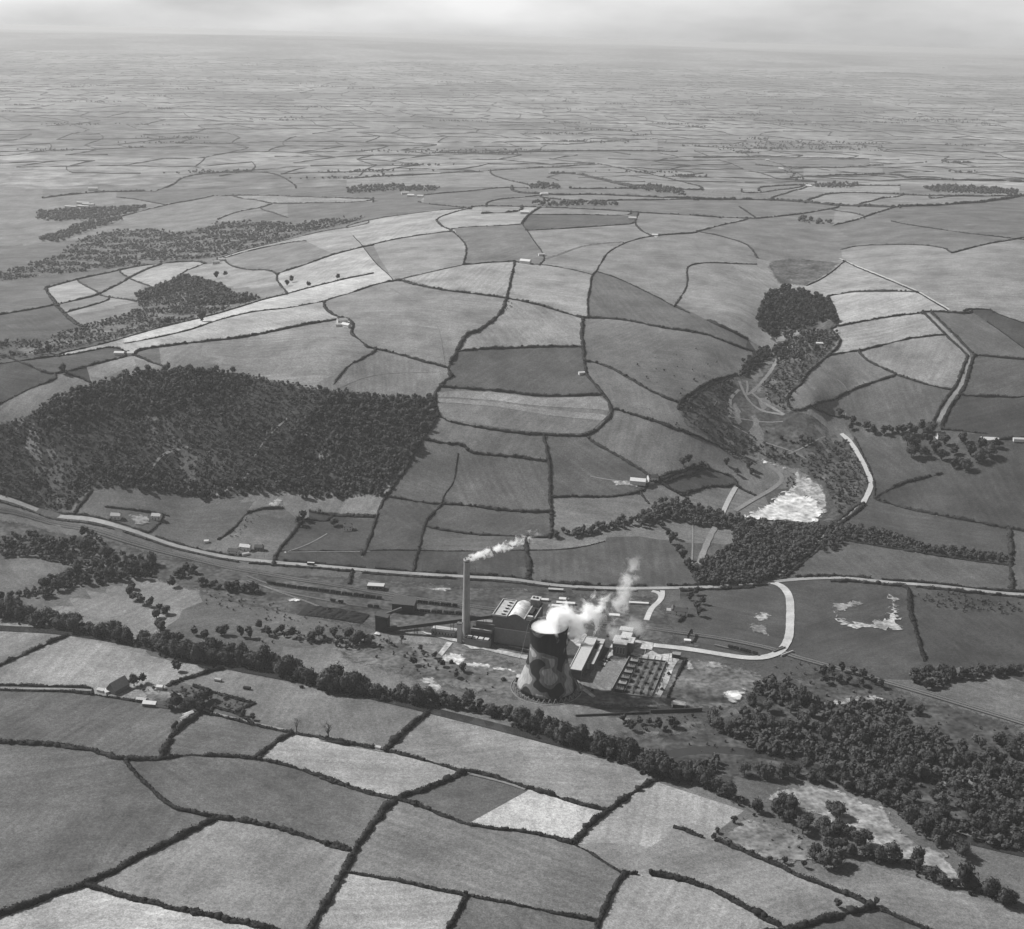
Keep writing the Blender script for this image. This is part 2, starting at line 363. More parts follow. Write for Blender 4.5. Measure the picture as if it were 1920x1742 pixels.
hd('B',3.5,2.6,(1080,1212),(1170,1220)); hd('B',4,2.8,(1150,1095),(1170,1180),(1185,1280),(1180,1380),(1190,1480),(1195,1591))
hd('B',4,3,(605,990),(530,1100),(440,1250),(385,1340),(340,1400)); hd('B',3,2.2,(340,1400),(310,1450),(285,1530),(265,1591),(215,1720))
hd('B',2.6,2,(345,1402),(500,1430),(625,1442)); hd('B',3,2.2,(625,1440),(590,1480),(550,1520),(530,1580))
hd('B',4,2.8,(625,1440),(760,1445),(850,1460),(900,1470),(1060,1480),(1185,1480)); hd('B',3.6,2.6,(1190,1405),(1330,1400),(1460,1405),(1570,1395),(1650,1375),(1700,1340))
hd('B',4.5,3,(0,1490),(150,1500),(285,1505)); hd('B',3.6,2.6,(1365,1092),(1430,1140),(1520,1185),(1600,1235),(1700,1300))
hd('B',1.4,1.2,(710,1180),(700,1260),(690,1330),(640,1390),(625,1440)); hd('B',4,2.8,(1700,1340),(1800,1300),(1900,1265),(2000,1230))
hd('B',3.4,2.4,(1760,1330),(1850,1300),(1960,1270)); hd('B',3,2.4,(1780,1350),(1860,1390),(1920,1370)); hd('B',2.4,2,(1650,1385),(1690,1440))
# --- right-hand hill and ravine
hd('C',2.4,2,(120,425),(160,370),(190,310),(185,250),(190,215),(270,200),(400,203),(545,208))
hd('C',5,3.5,(290,495),(350,525),(420,555),(500,595)); hd('C',3.4,2.4,(215,555),(300,575),(400,612),(470,640),(548,662))
hd('C',2.6,2,(800,320),(870,290),(930,250),(970,215),(1000,190)); hd('C',1.4,1.4,(985,185),(1050,218),(1180,275),(1300,325),(1380,355),(1450,400),(1530,445))
hd('C',4,2.8,(905,375),(980,358),(1140,348),(1280,347),(1375,350)); hd('C',3.6,2.6,(965,530),(1050,510),(1150,490),(1280,470),(1400,460))
hd('C',3,2.4,(1410,465),(1470,525),(1540,595),(1600,645),(1632,680)); hd('C',3,2.4,(1440,455),(1530,540),(1600,610),(1662,672))
hd('C',4,2.8,(1632,680),(1605,740),(1580,820),(1540,870),(1490,940),(1460,1000),(1440,1040)); hd('C',4,2.8,(1662,680),(1640,750),(1620,830),(1580,890),(1530,960),(1500,1030))
hd('C',3.6,2.6,(1668,675),(1780,685),(1905,698)); hd('C',4,2.8,(1600,880),(1750,888),(1915,893))
hd('C',3.4,2.4,(910,680),(1000,660),(1090,650),(1180,625),(1300,595),(1430,575),(1520,570)); hd('C',3.6,2.6,(1075,665),(1110,700),(1180,735),(1260,775),(1380,815),(1480,842),(1550,852))
hd('C',4,2.8,(740,960),(810,950),(900,910),(1020,860),(1140,815),(1255,780)); hd('C',3.4,2.6,(925,545),(980,595),(960,640),(910,680),(850,730),(800,770),(780,820),(740,850),(705,880),(700,920),(725,955))
hd('C',3.6,2.8,(915,385),(945,440),(965,525),(925,545)); hd('C',3,2.4,(1400,450),(1530,455),(1650,465)); hd('C',2.4,2,(1610,440),(1750,440))
hd('C',1.8,1.6,(1760,455),(1860,490),(1915,510)); hd('C',1.6,1.5,(1730,505),(1800,550),(1910,635)); hd('C',3,2.4,(840,950),(920,985),(1000,990))
hd('C',3.2,2.4,(1490,1055),(1600,1065),(1730,1078)); hd('C',3,2.4,(1770,1110),(1850,1105),(1915,1100))
hd('C',4.5,3,(1150,1410),(1200,1380),(1300,1330),(1400,1305),(1500,1285)); hd('C',4.2,3,(1150,1415),(1250,1445),(1370,1475),(1470,1497),(1650,1530),(1800,1560),(1920,1580))
hd('C',2.6,2,(1045,1105),(1085,1180),(1125,1260),(1152,1330),(1150,1410)); hd('C',4,3,(1105,1440),(1040,1495),(960,1555)); hd('C',3.4,2.6,(1075,1435),(1010,1490),(935,1545))
hd('C',4,3,(445,775),(380,790),(290,815),(210,870),(150,915),(140,960)); hd('C',2,1.6,(400,800),(300,835),(215,895),(160,945))
hd('C',4,3,(0,1005),(70,1035),(180,1075),(280,1110),(370,1150),(450,1190)); hd('C',4,3,(0,1325),(80,1290),(180,1265),(260,1255))
hd('C',3,2.4,(260,1255),(350,1275),(420,1300)); hd('C',3.6,2.8,(60,1340),(140,1385),(170,1400),(290,1345),(400,1355),(440,1330)); hd('C',3,2.4,(440,1350),(540,1400))
# --- foreground
hd('G',5,3.4,(0,1070),(150,1090),(270,1130),(400,1190),(520,1260),(620,1310),(700,1370)); hd('G',5,3.4,(700,1355),(860,1310),(960,1285),(1060,1260),(1140,1250))
hd('G',3.6,3,(120,825),(200,850),(270,880)); hd('G',3.4,3,(330,895),(400,920),(520,970),(640,1020),(760,1080),(900,1130),(1020,1180),(1100,1215),(1150,1240),(1240,1275),(1340,1320),(1440,1365))
hd('F',3.2,2.4,(0,372),(100,398),(200,410),(290,425)); hd('F',3.2,2.4,(330,430),(420,450),(560,490),(680,525),(740,545)); hd('F',5,3.2,(335,428),(420,350),(500,280),(570,225))
hd('F',5.5,3.4,(740,545),(670,580),(560,625),(460,660),(390,685)); hd('F',5.5,3.4,(390,685),(340,720),(280,800),(200,910),(130,1040),(80,1130),(20,1230),(-60,1370))
hd('F',3.2,2.2,(0,575),(120,610),(240,650),(390,685)); hd('F',3.4,2.4,(390,685),(480,705),(580,745),(700,795),(800,820),(930,840),(1060,850),(1200,880),(1300,912))
hd('F',4,2.6,(750,535),(860,558),(1000,605),(1150,650),(1320,705),(1480,742)); hd('F',5,3.2,(1300,912),(1350,855),(1400,800),(1490,740),(1580,670),(1660,620),(1750,570))
hd('F',1.8,1.6,(1300,912),(1360,940),(1450,1000),(1550,1060)); hd('F',2.6,2,(1550,1060),(1630,1068)); hd('F',3.8,2.8,(1565,1070),(1520,1130),(1480,1210),(1430,1310),(1420,1370))
hd('F',2.6,2,(140,1060),(300,1085),(460,1115),(600,1150),(740,1175),(850,1195),(1000,1225),(1150,1255),(1300,1285),(1430,1310)); hd('F',3.6,2.6,(745,1180),(710,1260),(650,1365)); hd('F',4,2.8,(0,900),(80,920),(158,945))
hd('E',5,3.4,(830,465),(870,380),(920,310),(1000,270),(1030,230)); hd('E',3,2.2,(1030,240),(1100,250),(1200,275),(1320,305),(1500,343)); hd('E',3,2.2,(1500,343),(1680,370),(1800,395),(1920,418))
hd('E',4.6,3,(1310,475),(1380,420),(1440,375),(1500,345)); hd('E',3.4,2.4,(870,470),(960,455),(1060,458),(1200,465),(1310,475),(1460,505),(1600,550),(1760,605),(1920,660))
hd('E',5,3.2,(60,395),(190,400),(330,410),(430,425),(520,450),(600,475),(700,482),(860,475)); hd('E',3.2,2.4,(650,500),(740,600),(830,680),(900,735),(1000,755),(1110,780))
hd('E',4.6,3,(1110,780),(1250,795),(1400,825),(1550,870),(1700,920),(1800,945)); hd('E',5,3.2,(1100,790),(960,860),(820,930),(700,990),(560,1070),(440,1125),(300,1165),(200,1210),(60,1260))
hd('E',4.2,2.8,(440,1130),(600,1175),(780,1215),(950,1260),(1100,1290),(1250,1320),(1440,1365)); hd('E',2.6,2,(0,95),(190,102),(330,105),(480,108)); hd('E',2.6,2,(0,120),(190,128),(400,132),(540,155),(720,185))
hd('D',4.5,3,(860,1062),(930,1030),(1000,1010),(1080,985),(1150,970)); hd('D',3.4,2.4,(1000,1062),(1100,1095),(1200,1125),(1310,1150)); hd('D',3.8,2.6,(1310,1150),(1260,1170),(1215,1200)); hd('D',3,2.4,(1090,1165),(1150,1185),(1215,1200),(1300,1250))
hd('D',2.8,2.4,(1460,145),(1330,150),(1260,175),(1230,220),(1180,270),(1120,310)); hd('D',3.4,2.6,(1560,205),(1500,280),(1450,340),(1410,400)); hd('D',3.6,2.6,(1590,160),(1750,185),(1930,192)); hd('D',3,2.4,(1580,205),(1700,212))
hd('D',1.0,1.1,(1450,370),(1600,365),(1860,365)); hd('D',4,3,(470,60),(430,110),(385,165)); hd('D',4,3,(120,900),(280,830),(350,800)); hd('D',2,1.8,(540,140),(640,150),(760,165),(870,185)); hd('D',2,1.8,(770,270),(800,240),(830,215))
hd('D',3.4,3,(1810,475),(1795,540))
# --- left shoulder
hd('A',4.5,3,(250,325),(400,285),(560,250),(700,220),(820,205),(1000,190),(1060,205)); hd('A',2.6,2,(1120,187),(1300,135),(1450,102),(1575,85)); hd('A',1.8,1.6,(1110,180),(1300,122),(1560,62),(1700,30),(1900,0))
hd('A',3,2.4,(400,295),(460,330),(515,362)); hd('A',4,2.8,(190,435),(320,410),(450,380),(515,362),(650,285),(760,230),(830,210)); hd('A',3,2.4,(620,255),(680,290),(770,320)); hd('A',3,2.4,(515,370),(620,385),(700,400))
hd('A',2.6,2.2,(340,455),(440,430),(560,395)); hd('A',5,3.5,(230,330),(290,420),(350,490),(420,530)); hd('A',3,2.4,(960,240),(890,290),(830,320),(790,360)); hd('A',3,2.4,(960,240),(1050,205))
hd('A',3,2.4,(1160,200),(1260,240),(1380,235),(1430,260),(1420,290),(1470,345)); hd('A',4,2.8,(1440,250),(1560,215),(1720,155),(1840,125),(1920,110))
hd('A',2.4,2,(550,612),(680,575),(800,540),(960,500),(1130,460),(1260,420),(1350,390),(1440,370),(1600,325),(1790,280),(1920,255)); hd('A',2,1.8,(640,615),(760,595),(880,570),(1000,540),(1100,500),(1240,465),(1330,448),(1480,435),(1600,410),(1660,400))
hd('A',4.5,3,(700,650),(870,628),(1000,610),(1200,590),(1400,555),(1560,520),(1680,500),(1760,487)); hd('A',3,2.4,(60,710),(190,695),(350,675),(480,650),(580,630),(680,670),(760,705),(830,730))
hd('A',3,2.4,(190,750),(270,780),(400,745),(520,710),(650,685)); hd('A',3,2.6,(340,770),(420,795),(470,820)); hd('A',2.6,2.2,(120,860),(190,835),(290,800)); hd('A',2.4,2,(550,612),(430,640),(300,668))
# --- valley floor
hd('H',4,3,(655,512),(720,450),(800,390),(870,325),(925,262)); hd('H',3.6,2.8,(690,505),(750,450),(830,390),(890,335)); 

hd('H',3,2.4,(1000,312),(1200,345),(1380,375),(1600,410),(1835,437)); hd('H',4,3,(1330,562),(1330,650),(1342,710)); hd('H',3.4,2.6,(1350,730),(1370,800),(1390,870),(1412,935)); hd('H',5,3.6,(1840,250),(1852,330),(1850,420),(1858,562))
hd('P',5,3.4,(1050,90),(1055,200),(1075,270),(1062,345))
hd('P',3,2.4,(385,55),(370,150),(340,230),(330,300)); hd('P',3.2,2.4,(400,20),(500,45),(700,75),(1000,90),(1200,100)); hd('P',0.9,0.9,(0,180),(350,180),(1050,180),(1300,175),(1450,150),(1560,120))

hd('Q',2.4,2,(900,490),(940,450)); hd('Q',3,2.2,(815,1035),(850,950),(890,860),(940,760))
# --- beyond the hill
hd('K',3.4,3,(500,1145),(640,1110),(850,1055),(1000,1030),(1100,1008)); hd('K',3.4,3,(600,1015),(740,1030),(850,1055)); hd('K',3.4,3,(800,985),(880,955),(930,915),(1000,900),(1100,888),(1300,885),(1420,890),(1520,950))
hd('K',3.4,3,(1200,1015),(1330,1030),(1400,1050),(1600,1045),(1920,1038)); hd('K',3.4,3,(1400,1050),(1340,1070),(1220,1090),(1120,1130)); hd('K',2.6,2.4,(1340,1075),(1420,1100),(1480,1120)); hd('K',3.4,3,(1100,1008),(1400,1003),(1920,1020)); hd('K',6,5,(220,1020),(420,995),(620,985),(800,985))
hd('L',2.6,2.2,(0,1160),(180,1120),(400,1090),(600,1075)); hd('L',2.8,2.4,(640,1073),(540,1095),(450,1130),(490,1160)); hd('L',4.5,4,(695,1100),(900,1090)); hd('L',3.4,3,(370,1040),(500,1060),(640,1073))
hd('L',3.4,3,(640,1058),(1000,1068),(1300,1080),(1500,1095),(1920,1118)); hd('L',3.4,3,(1000,1068),(940,1100),(900,1150)); hd('L',1.6,1.6,(540,1175),(700,1165),(900,1155)); hd('L',2,2,(930,1105),(1200,1105),(1460,1110))
hd('L',2.2,2,(915,1188),(1200,1172),(1460,1155)); hd('L',2.4,2.2,(1500,1100),(1480,1140),(1500,1180),(1570,1215)); hd('L',2.4,2.2,(1570,1215),(1700,1200),(1800,1200)); hd('L',3,2.6,(720,1040),(830,1020),(1000,1008))
hd('L',3.4,3,(400,1005),(640,985),(800,965),(930,965)); hd('L',6,5,(850,992),(1050,1005),(1300,1000),(1600,1018),(1800,1020)); hd('L',3.6,3.4,(740,900),(880,940),(950,955)); hd('L',3.6,3.4,(0,920),(300,905),(620,885),(900,870),(1100,855),(1300,845))
hd('L',3.6,3.4,(1300,845),(1500,885),(1700,930),(1830,962)); hd('L',9,7,(1040,895),(1150,890),(1290,920),(1400,950),(1480,965)); hd('L',5,4.5,(1150,975),(1400,970),(1600,970),(1820,980)); hd('L',5,4.5,(1000,740),(1130,745),(1300,730),(1450,722),(1600,715))
hd('L',6,5,(440,785),(700,788),(1000,780),(1300,775),(1700,780)); hd('L',3.4,3,(1000,1020),(1200,1040),(1500,1030),(1780,1025))
hd('M',7,6,(0,1160),(400,1160),(600,1170),(800,1195),(1000,1200),(1200,1205),(1500,1190),(1700,1175),(1850,1150)); hd('M',4.5,4,(0,915),(380,912),(700,915),(1020,925)); hd('M',4.5,4,(360,955),(640,980),(1000,968),(1100,960))
hd('M',5,4.5,(640,1025),(900,1015),(1180,1010),(1260,1040),(1500,1045),(1880,1055)); hd('M',4.5,4,(380,1085),(700,1075),(950,1080),(1200,1080)); hd('M',3.4,3,(280,1130),(500,1105),(640,1085)); hd('M',3.4,3,(450,1150),(560,1115),(660,1090))
hd('M',4.5,4,(650,1170),(760,1130),(880,1118),(1050,1125),(1400,1140),(1850,1140)); hd('M',3.6,3.2,(960,1185),(1080,1155),(1220,1135)); hd('M',3.4,3,(1370,1160),(1550,1140)); hd('M',3,2.6,(0,1255),(200,1265),(370,1270)); hd('M',3.6,3.2,(370,1270),(500,1258),(680,1235),(840,1210))
hd('M',3,2.6,(265,1200),(370,1270)); hd('M',2.6,2.4,(800,1220),(990,1250)); hd('M',3.4,3,(810,1310),(1000,1265),(1130,1215),(1200,1200)); hd('M',2.8,2.4,(20,1345),(150,1310),(310,1280)); hd('M',2.4,2,(20,1345),(150,1370),(260,1400),(330,1430),(370,1500))
hd('M',2,1.8,(1150,1285),(1300,1315),(1600,1360),(1880,1390)); hd('M',2.6,2.4,(1510,1470),(1650,1430),(1880,1390)); hd('M',2.4,2,(860,1450),(960,1425),(1200,1420),(1450,1435),(1500,1470))
# hedges along both sides of the main road
main_road = W('X',[(-40,925),(70,956),(146,971),(219,987.5),(273,1004),(328,1024),(383,1037),(437,1047.6),(510,1055),(583,1060.4),(680,1069),(768,1076),(867,1082),(928,1084.5),(972,1088),(1015,1095),(1074,1101),(1147,1104),(1240,1103.5),(1300,1102.5),(1380,1099),(1430,1094),(1470,1089),(1520,1085),(1585,1084),(1621,1087.8),(1694,1095),(1803,1104),(1960,1117)])
def side_hedge(off, x0, x1, w, h):
    m_ = smooth(main_road); d_ = np.gradient(m_, axis=0); d_ /= np.hypot(*d_.T)[:, None]
    q = m_ + np.stack([-d_[:, 1], d_[:, 0]], 1) * off
    pp_ = [px_of(p) for p in q]; pp_ = [p for p in pp_ if x0 <= p[0] <= x1]; HD.append(('X', w, h, pp_[::3] + [pp_[-1]]))
def smooth(w):
    s_ = np.concatenate([[0], np.cumsum(np.hypot(*np.diff(w, axis=0).T))]); t = np.arange(0, s_[-1], 12.0); return np.stack([np.interp(t, s_, w[:, 0]), np.interp(t, s_, w[:, 1])], 1)
for x0, x1, w, h in ((-70, 290, 2.6, 2), (290, 440, 2.6, 2), (520, 700, 3, 2.2), (700, 868, 3.2, 2.4), (868, 1010, 4, 2.8), (1010, 1230, 4.6, 3.2), (1235, 1430, 3.4, 2.6), (1480, 1640, 4.6, 3), (1640, 1985, 3.2, 2.4)): side_hedge(6.6, x0, x1, w, h)
for x0, x1, w, h in ((-70, 220, 2.4, 1.6), (220, 450, 2.2, 1.6), (450, 660, 3, 2), (660, 868, 3, 2), (868, 1060, 2.8, 1.8), (1060, 1200, 2.6, 1.8), (1260, 1420, 4, 2.8), (1545, 1700, 4.4, 3), (1700, 1985, 4.4, 3)): side_hedge(-6.8, x0, x1, w, h)
# lines that only part two tones of ground (no hedge stands on them)
TL = []
def tl(k, *pts): TL.append((k, list(pts)))
tl('A',(1570,85),(1640,120),(1720,155)); tl('A',(1920,110),(1960,190),(2000,250)); tl('F',(1065,640),(920,720),(775,800)); tl('B',(640,1390),(620,1440)); tl('F',(110,932),(205,958))
tl('E',(1060,458),(960,455)); tl('B',(1920,557),(1860,575),(1700,665),(1560,775)); tl('D',(350,800),(560,850),(880,930),(1150,970)); tl('F',(570,225),(850,290),(1250,420),(1750,565)); tl('G',(50,600),(480,740),(340,850),(330,895)); tl('G',(1100,1010),(1500,1130),(1920,1260)); tl('G',(900,1130),(1000,1080),(1100,1010))

# ------------------------------------------------------------------ fields between the hedges
def run_on(p):
    """lines that leave the picture run on a little way beyond it"""
    p = [np.array(q, float) for q in p]
    for end in (0, -1):
        a, b = p[end], p[1 if end == 0 else -2]; d = a - b; d = d / max(np.hypot(*d), 1e-6)
        t = 0
        if a[0] < 80 and d[0] < -.25: t = (a[0] + 75) / -d[0]
        elif a[0] > 1895 and d[0] > .25: t = (1992 - a[0]) / d[0]
        elif a[1] > 1730 and d[1] > .25: t = (1835 - a[1]) / d[1]
        if t > 0: p = [a + d * t] + p if end == 0 else p + [a + d * t]
    return np.array(p)
hp = [run_on(pc(k, p)) for k, w, h, p in HD]
allp = hp + [run_on(pc(k, p)) for k, p in TL] + [np.array(p, float) for p in (
    [(-60, 1830), (-60, 1500), (-60, 1200), (-60, 900), (-60, 600), (-60, 340)], [(1978, 1830), (1978, 1500), (1978, 1200), (1978, 900), (1978, 600), (1978, 345)],
    [(-75, 1818), (400, 1818), (1000, 1818), (1500, 1818), (1992, 1818)], [(-75, 352), (300, 352), (700, 352), (960, 352), (1500, 358), (1992, 368)])]
def closest(p, poly):
    a, b = poly[:-1], poly[1:]; ab = b - a
    t = np.clip(((p - a) * ab).sum(1) / np.maximum((ab ** 2).sum(1), 1e-9), 0, 1)
    c = a + ab * t[:, None]; dd = np.hypot(*(c - p).T); i = dd.argmin(); return dd[i], c[i]
def run_to(p, d, skip, far):
    """first line that a hedge, carried on past its end, would meet"""
    best = (far, None)
    for j, pm in enumerate(allp):
        if j == skip: continue
        a, b = pm[:-1], pm[1:]; e = b - a; den = d[0] * e[:, 1] - d[1] * e[:, 0]; den = np.where(np.abs(den) < 1e-9, 1e-9, den)
        ap = a - p; t = (ap[:, 0] * e[:, 1] - ap[:, 1] * e[:, 0]) / den; u = (ap[:, 0] * d[1] - ap[:, 1] * d[0]) / den
        ok = (t > 0.5) & (u >= 0) & (u <= 1)
        if ok.any() and t[ok].min() < best[0]: best = (t[ok].min(), p + d * (t[ok].min() + 1.0))
    return best[1]
carry = []
lines = []
for i, pl in enumerate(allp):
    q = [tuple(p) for p in pl]
    for end in (0, -1):
        tol = 16.0 if pl[end][1] > 700 else 10.0
        best = (tol, None)
        for j, pm in enumerate(allp):
            if j == i: continue
            d, c = closest(pl[end], pm)
            if d < best[0]: best = (d, c)
        if best[1] is not None and best[0] > 0.01:
            dirv = best[1] - pl[end]; dirv = dirv / max(np.hypot(*dirv), 1e-6)
            ext = tuple(best[1] + dirv * 1.5)
            q = [ext] + q if end == 0 else q + [ext]
        elif best[1] is None and i < len(allp) - 4:
            far = 75.0 if pl[end][1] > 600 else 45.0
            d = pl[end] - pl[1 if end == 0 else -2]; d = d / max(np.hypot(*d), 1e-6); hit = run_to(pl[end], d, i, far)
            if hit is None:
                b2 = (far * .8, None)
                for j, pm in enumerate(allp):
                    if j != i:
                        dd, c = closest(pl[end], pm)
                        if dd < b2[0]: b2 = (dd, c)
                if b2[1] is not None: v_ = b2[1] - pl[end]; hit = b2[1] + v_ / max(np.hypot(*v_), 1e-6) * 1.5
            if hit is not None: carry.append([tuple(pl[end]), tuple(hit)])
    lines.append(q)
lines += carry
flat = np.array([p for q in lines for p in q]); fw = P(flat)
wl_lines = []; k0 = 0
for q in lines: wl_lines.append(fw[k0:k0 + len(q)]); k0 += len(q)
FY0, FY1 = 520.0, 7600.0
cv, ce = [], []
def add_line(pts, closed=False):
    n0 = len(cv); out = []
    for a, b in zip(pts[:-1], pts[1:]):
        L_ = np.hypot(*(b - a)); m = max(1, int(L_ / (20 + a[1] * 0.004)))
        for t in range(m): out.append(a + (b - a) * t / m)
    out.append(pts[-1])
    for p in out: cv.append(Vector((float(p[0]), float(p[1]))))
    for t in range(len(out) - 1): ce.append((n0 + t, n0 + t + 1))
for q in wl_lines: add_line(np.asarray(q))
fr = np.array([(-0.62 * FY0 - 150, FY0), (0.62 * FY0 + 150, FY0), (0.5 * FY1 + 150, FY1), (-0.5 * FY1 - 150, FY1), (-0.62 * FY0 - 150, FY0)])
n_con0 = len(ce); add_line(fr)
gy = FY0 + 10
while gy < FY1 - 20:
    st = 15 + (gy - 640) * 0.0075
    hw = np.interp(gy, [FY0, FY1], [0.62 * FY0 + 150, 0.5 * FY1 + 150]) - 10
    for gx in np.arange(-hw, hw, st): cv.append(Vector((float(gx + rng.uniform(-.2, .2) * st), float(gy + rng.uniform(-.2, .2) * st))))
    gy += st
res = geometry.delaunay_2d_cdt(cv, ce, [], 0, 1e-3)
rv = np.array([(p.x, p.y) for p in res[0]]); re_ = res[1]; rf = np.array(res[2]); reo = res[4]
con = {tuple(sorted(e)) for e, o in zip(re_, reo) if len(o)}
par = list(range(len(rf)))
def find(a):
    while par[a] != a: par[a] = par[par[a]]; a = par[a]
    return a
emap = {}
for ti, t in enumerate(rf):
    for a, b in ((t[0], t[1]), (t[1], t[2]), (t[2], t[0])):
        e = (a, b) if a < b else (b, a)
        if e in con: continue
        if e in emap: par[find(ti)] = find(emap[e])
        else: emap[e] = ti
comp = np.array([find(i) for i in range(len(rf))])
rz = H(rv[:, 0], rv[:, 1])
tri_c = rv[rf].mean(1)
a_ = rv[rf[:, 1]] - rv[rf[:, 0]]; b_ = rv[rf[:, 2]] - rv[rf[:, 0]]; tri_a = np.abs(a_[:, 0] * b_[:, 1] - a_[:, 1] * b_[:, 0]) / 2
# grey of single fields as the film shows it (0-255) -> albedo
TONES = [(780,590,118),(960,600,124),(860,525,126),(1030,540,124),(920,460,96),(1080,455,112),(1080,490,112),(780,475,116),(620,505,138),(540,480,104),(625,450,124),(760,415,130),
 (970,690,90),(740,695,112),(540,650,118),(450,600,136),(330,620,150),(1160,560,98),(1240,630,104),(1300,545,114),(1200,490,108),(1150,690,100),(1210,830,104),(930,825,98),(790,870,92),
 (930,900,92),(1100,880,92),(1120,960,106),(920,975,88),(760,965,86),(640,952,112),(500,995,98),(620,1020,80),(740,1010,82),(730,1050,76),(880,1040,76),(1130,1045,86),(1640,570,136),
 (1640,612,128),(1720,680,118),(1560,690,104),(1640,760,92),(1870,620,94),(1870,710,86),(1870,765,78),(1640,880,84),(1820,930,80),(1740,985,82),(1700,1055,88),(1100,412,80),(900,410,128),
 (1600,535,118),(1460,440,98),(640,1370,98),(440,1390,90),(200,1330,86),(200,1240,122),(480,1320,104),(660,1430,132),(480,1470,88),(850,1400,114),(1080,1440,118),(860,1490,86),(1010,1530,152),
 (900,1600,100),(180,1480,88),(150,1560,88),(420,1600,112),(700,1690,136),(980,1705,88),(1300,1690,126),(1270,1520,130),(1320,1600,114),(1640,1665,108),(300,1720,150),(100,1715,150),
 (250,1160,112),(400,1170,92),(980,770,104),(560,440,92),(330,560,100),(150,545,130),(250,515,128),(220,560,124),(330,500,130),(470,520,120),(1700,440,92),(1800,410,90),(1250,420,106),
 (120,1060,96),(1800,1340,92),(1640,1200,78),(1380,1150,80),(1760,1190,76),(300,950,92),(1330,740,104),(1240,740,100),(1340,900,84),(200,690,120),(250,700,108),(400,380,108),(560,380,116)]
tp_ = P([(a, b) for a, b, c in TONES])
tone_of = {}; seeds_in = {}
for (a, b, c), w in zip(TONES, tp_):
    t = int(((tri_c - w) ** 2).sum(1).argmin()); seeds_in.setdefault(int(comp[t]), []).append((t, c))
    tone_of.setdefault(int(comp[t]), c)
import heapq
adj = {}; emap2 = {}
many = {k for k, v in seeds_in.items() if len(v) > 1}
for ti in np.where(np.isin(comp, list(many)))[0]:
    t = rf[ti]
    for a, b in ((t[0], t[1]), (t[1], t[2]), (t[2], t[0])):
        e = (a, b) if a < b else (b, a)
        if e in con: continue
        if e in emap2: adj.setdefault(int(ti), []).append(emap2[e]); adj.setdefault(emap2[e], []).append(int(ti))
        else: emap2[e] = int(ti)
for k in many:
    best = {}; hp_ = [(0.0, t, t) for t, c in seeds_in[k]]; tones = dict(seeds_in[k]); own = {}
    while hp_:
        d, t, src = heapq.heappop(hp_)
        if t in own: continue
        own[t] = src
        for n in adj.get(t, ()):
            if n not in own: heapq.heappush(hp_, (d + float(np.hypot(*(tri_c[n] - tri_c[t]))), n, src))
    for t, src in own.items(): comp[t] = src
    for t, c in seeds_in[k]: tone_of[int(t)] = c
def lin(v): v = v / 255.0; return ((v + 0.055) / 1.055) ** 2.4 if v > 0.04045 else v / 12.92
SIGMA, HAZE_L, LIT = 5.4e-5, 0.45, 1.72
def albedo_of(tone, c):
    v = 160 + (tone - 118) * 1.05 if c[1] > 2150 else (99 + (tone - 80) * 1.35 if c[1] > 1150 else 116 + (tone - 88) * 1.15)
    t = math.exp(-SIGMA * math.hypot(c[0], c[1], CAMZ)); return min(.5, max(.03, (lin(v) - (1 - t) * HAZE_L) / (t * LIT)))
areas = np.zeros(len(rf)); np.add.at(areas, comp, tri_a)
frame_comp = set()
n_field = 0
rest = []
for cidx in np.unique(comp):
    sel = np.where(comp == cidx)[0]
    c = tri_c[sel].mean(0)
    if areas[cidx] < 150: rest.append(sel); continue
    if np.any(np.abs(rv[np.unique(rf[sel])] [:, 1] - FY1) < 1.0) or np.any(np.abs(rv[np.unique(rf[sel])][:, 1] - FY0) < 1.0): print('frame comp', areas[cidx]); continue
    tone = tone_of.get(int(cidx), 96 + (hash((int(c[0]), int(c[1]))) % 24) if c[1] > 2150 else 74 + hash((int(c[0]), int(c[1]))) % 18)
    ids, inv = np.unique(rf[sel], return_inverse=True)
    v = np.column_stack([rv[ids], rz[ids] + 0.05])
    o = link('field', mesh_np('field', v, inv.reshape(-1, 3), M_FIELD, True)); tag(o, kind='structure')
    g = albedo_of(tone, c); o.color = (g, g, g, 1); n_field += 1
if rest:
    sel = np.concatenate(rest); ids, inv = np.unique(rf[sel], return_inverse=True)
    o = link('field', mesh_np('field', np.column_stack([rv[ids], rz[ids] + 0.05]), inv.reshape(-1, 3), M_FIELD, True)); tag(o, kind='structure'); o.color = (.12, .12, .12, 1)
print('fields', n_field, 'tris', len(rf))

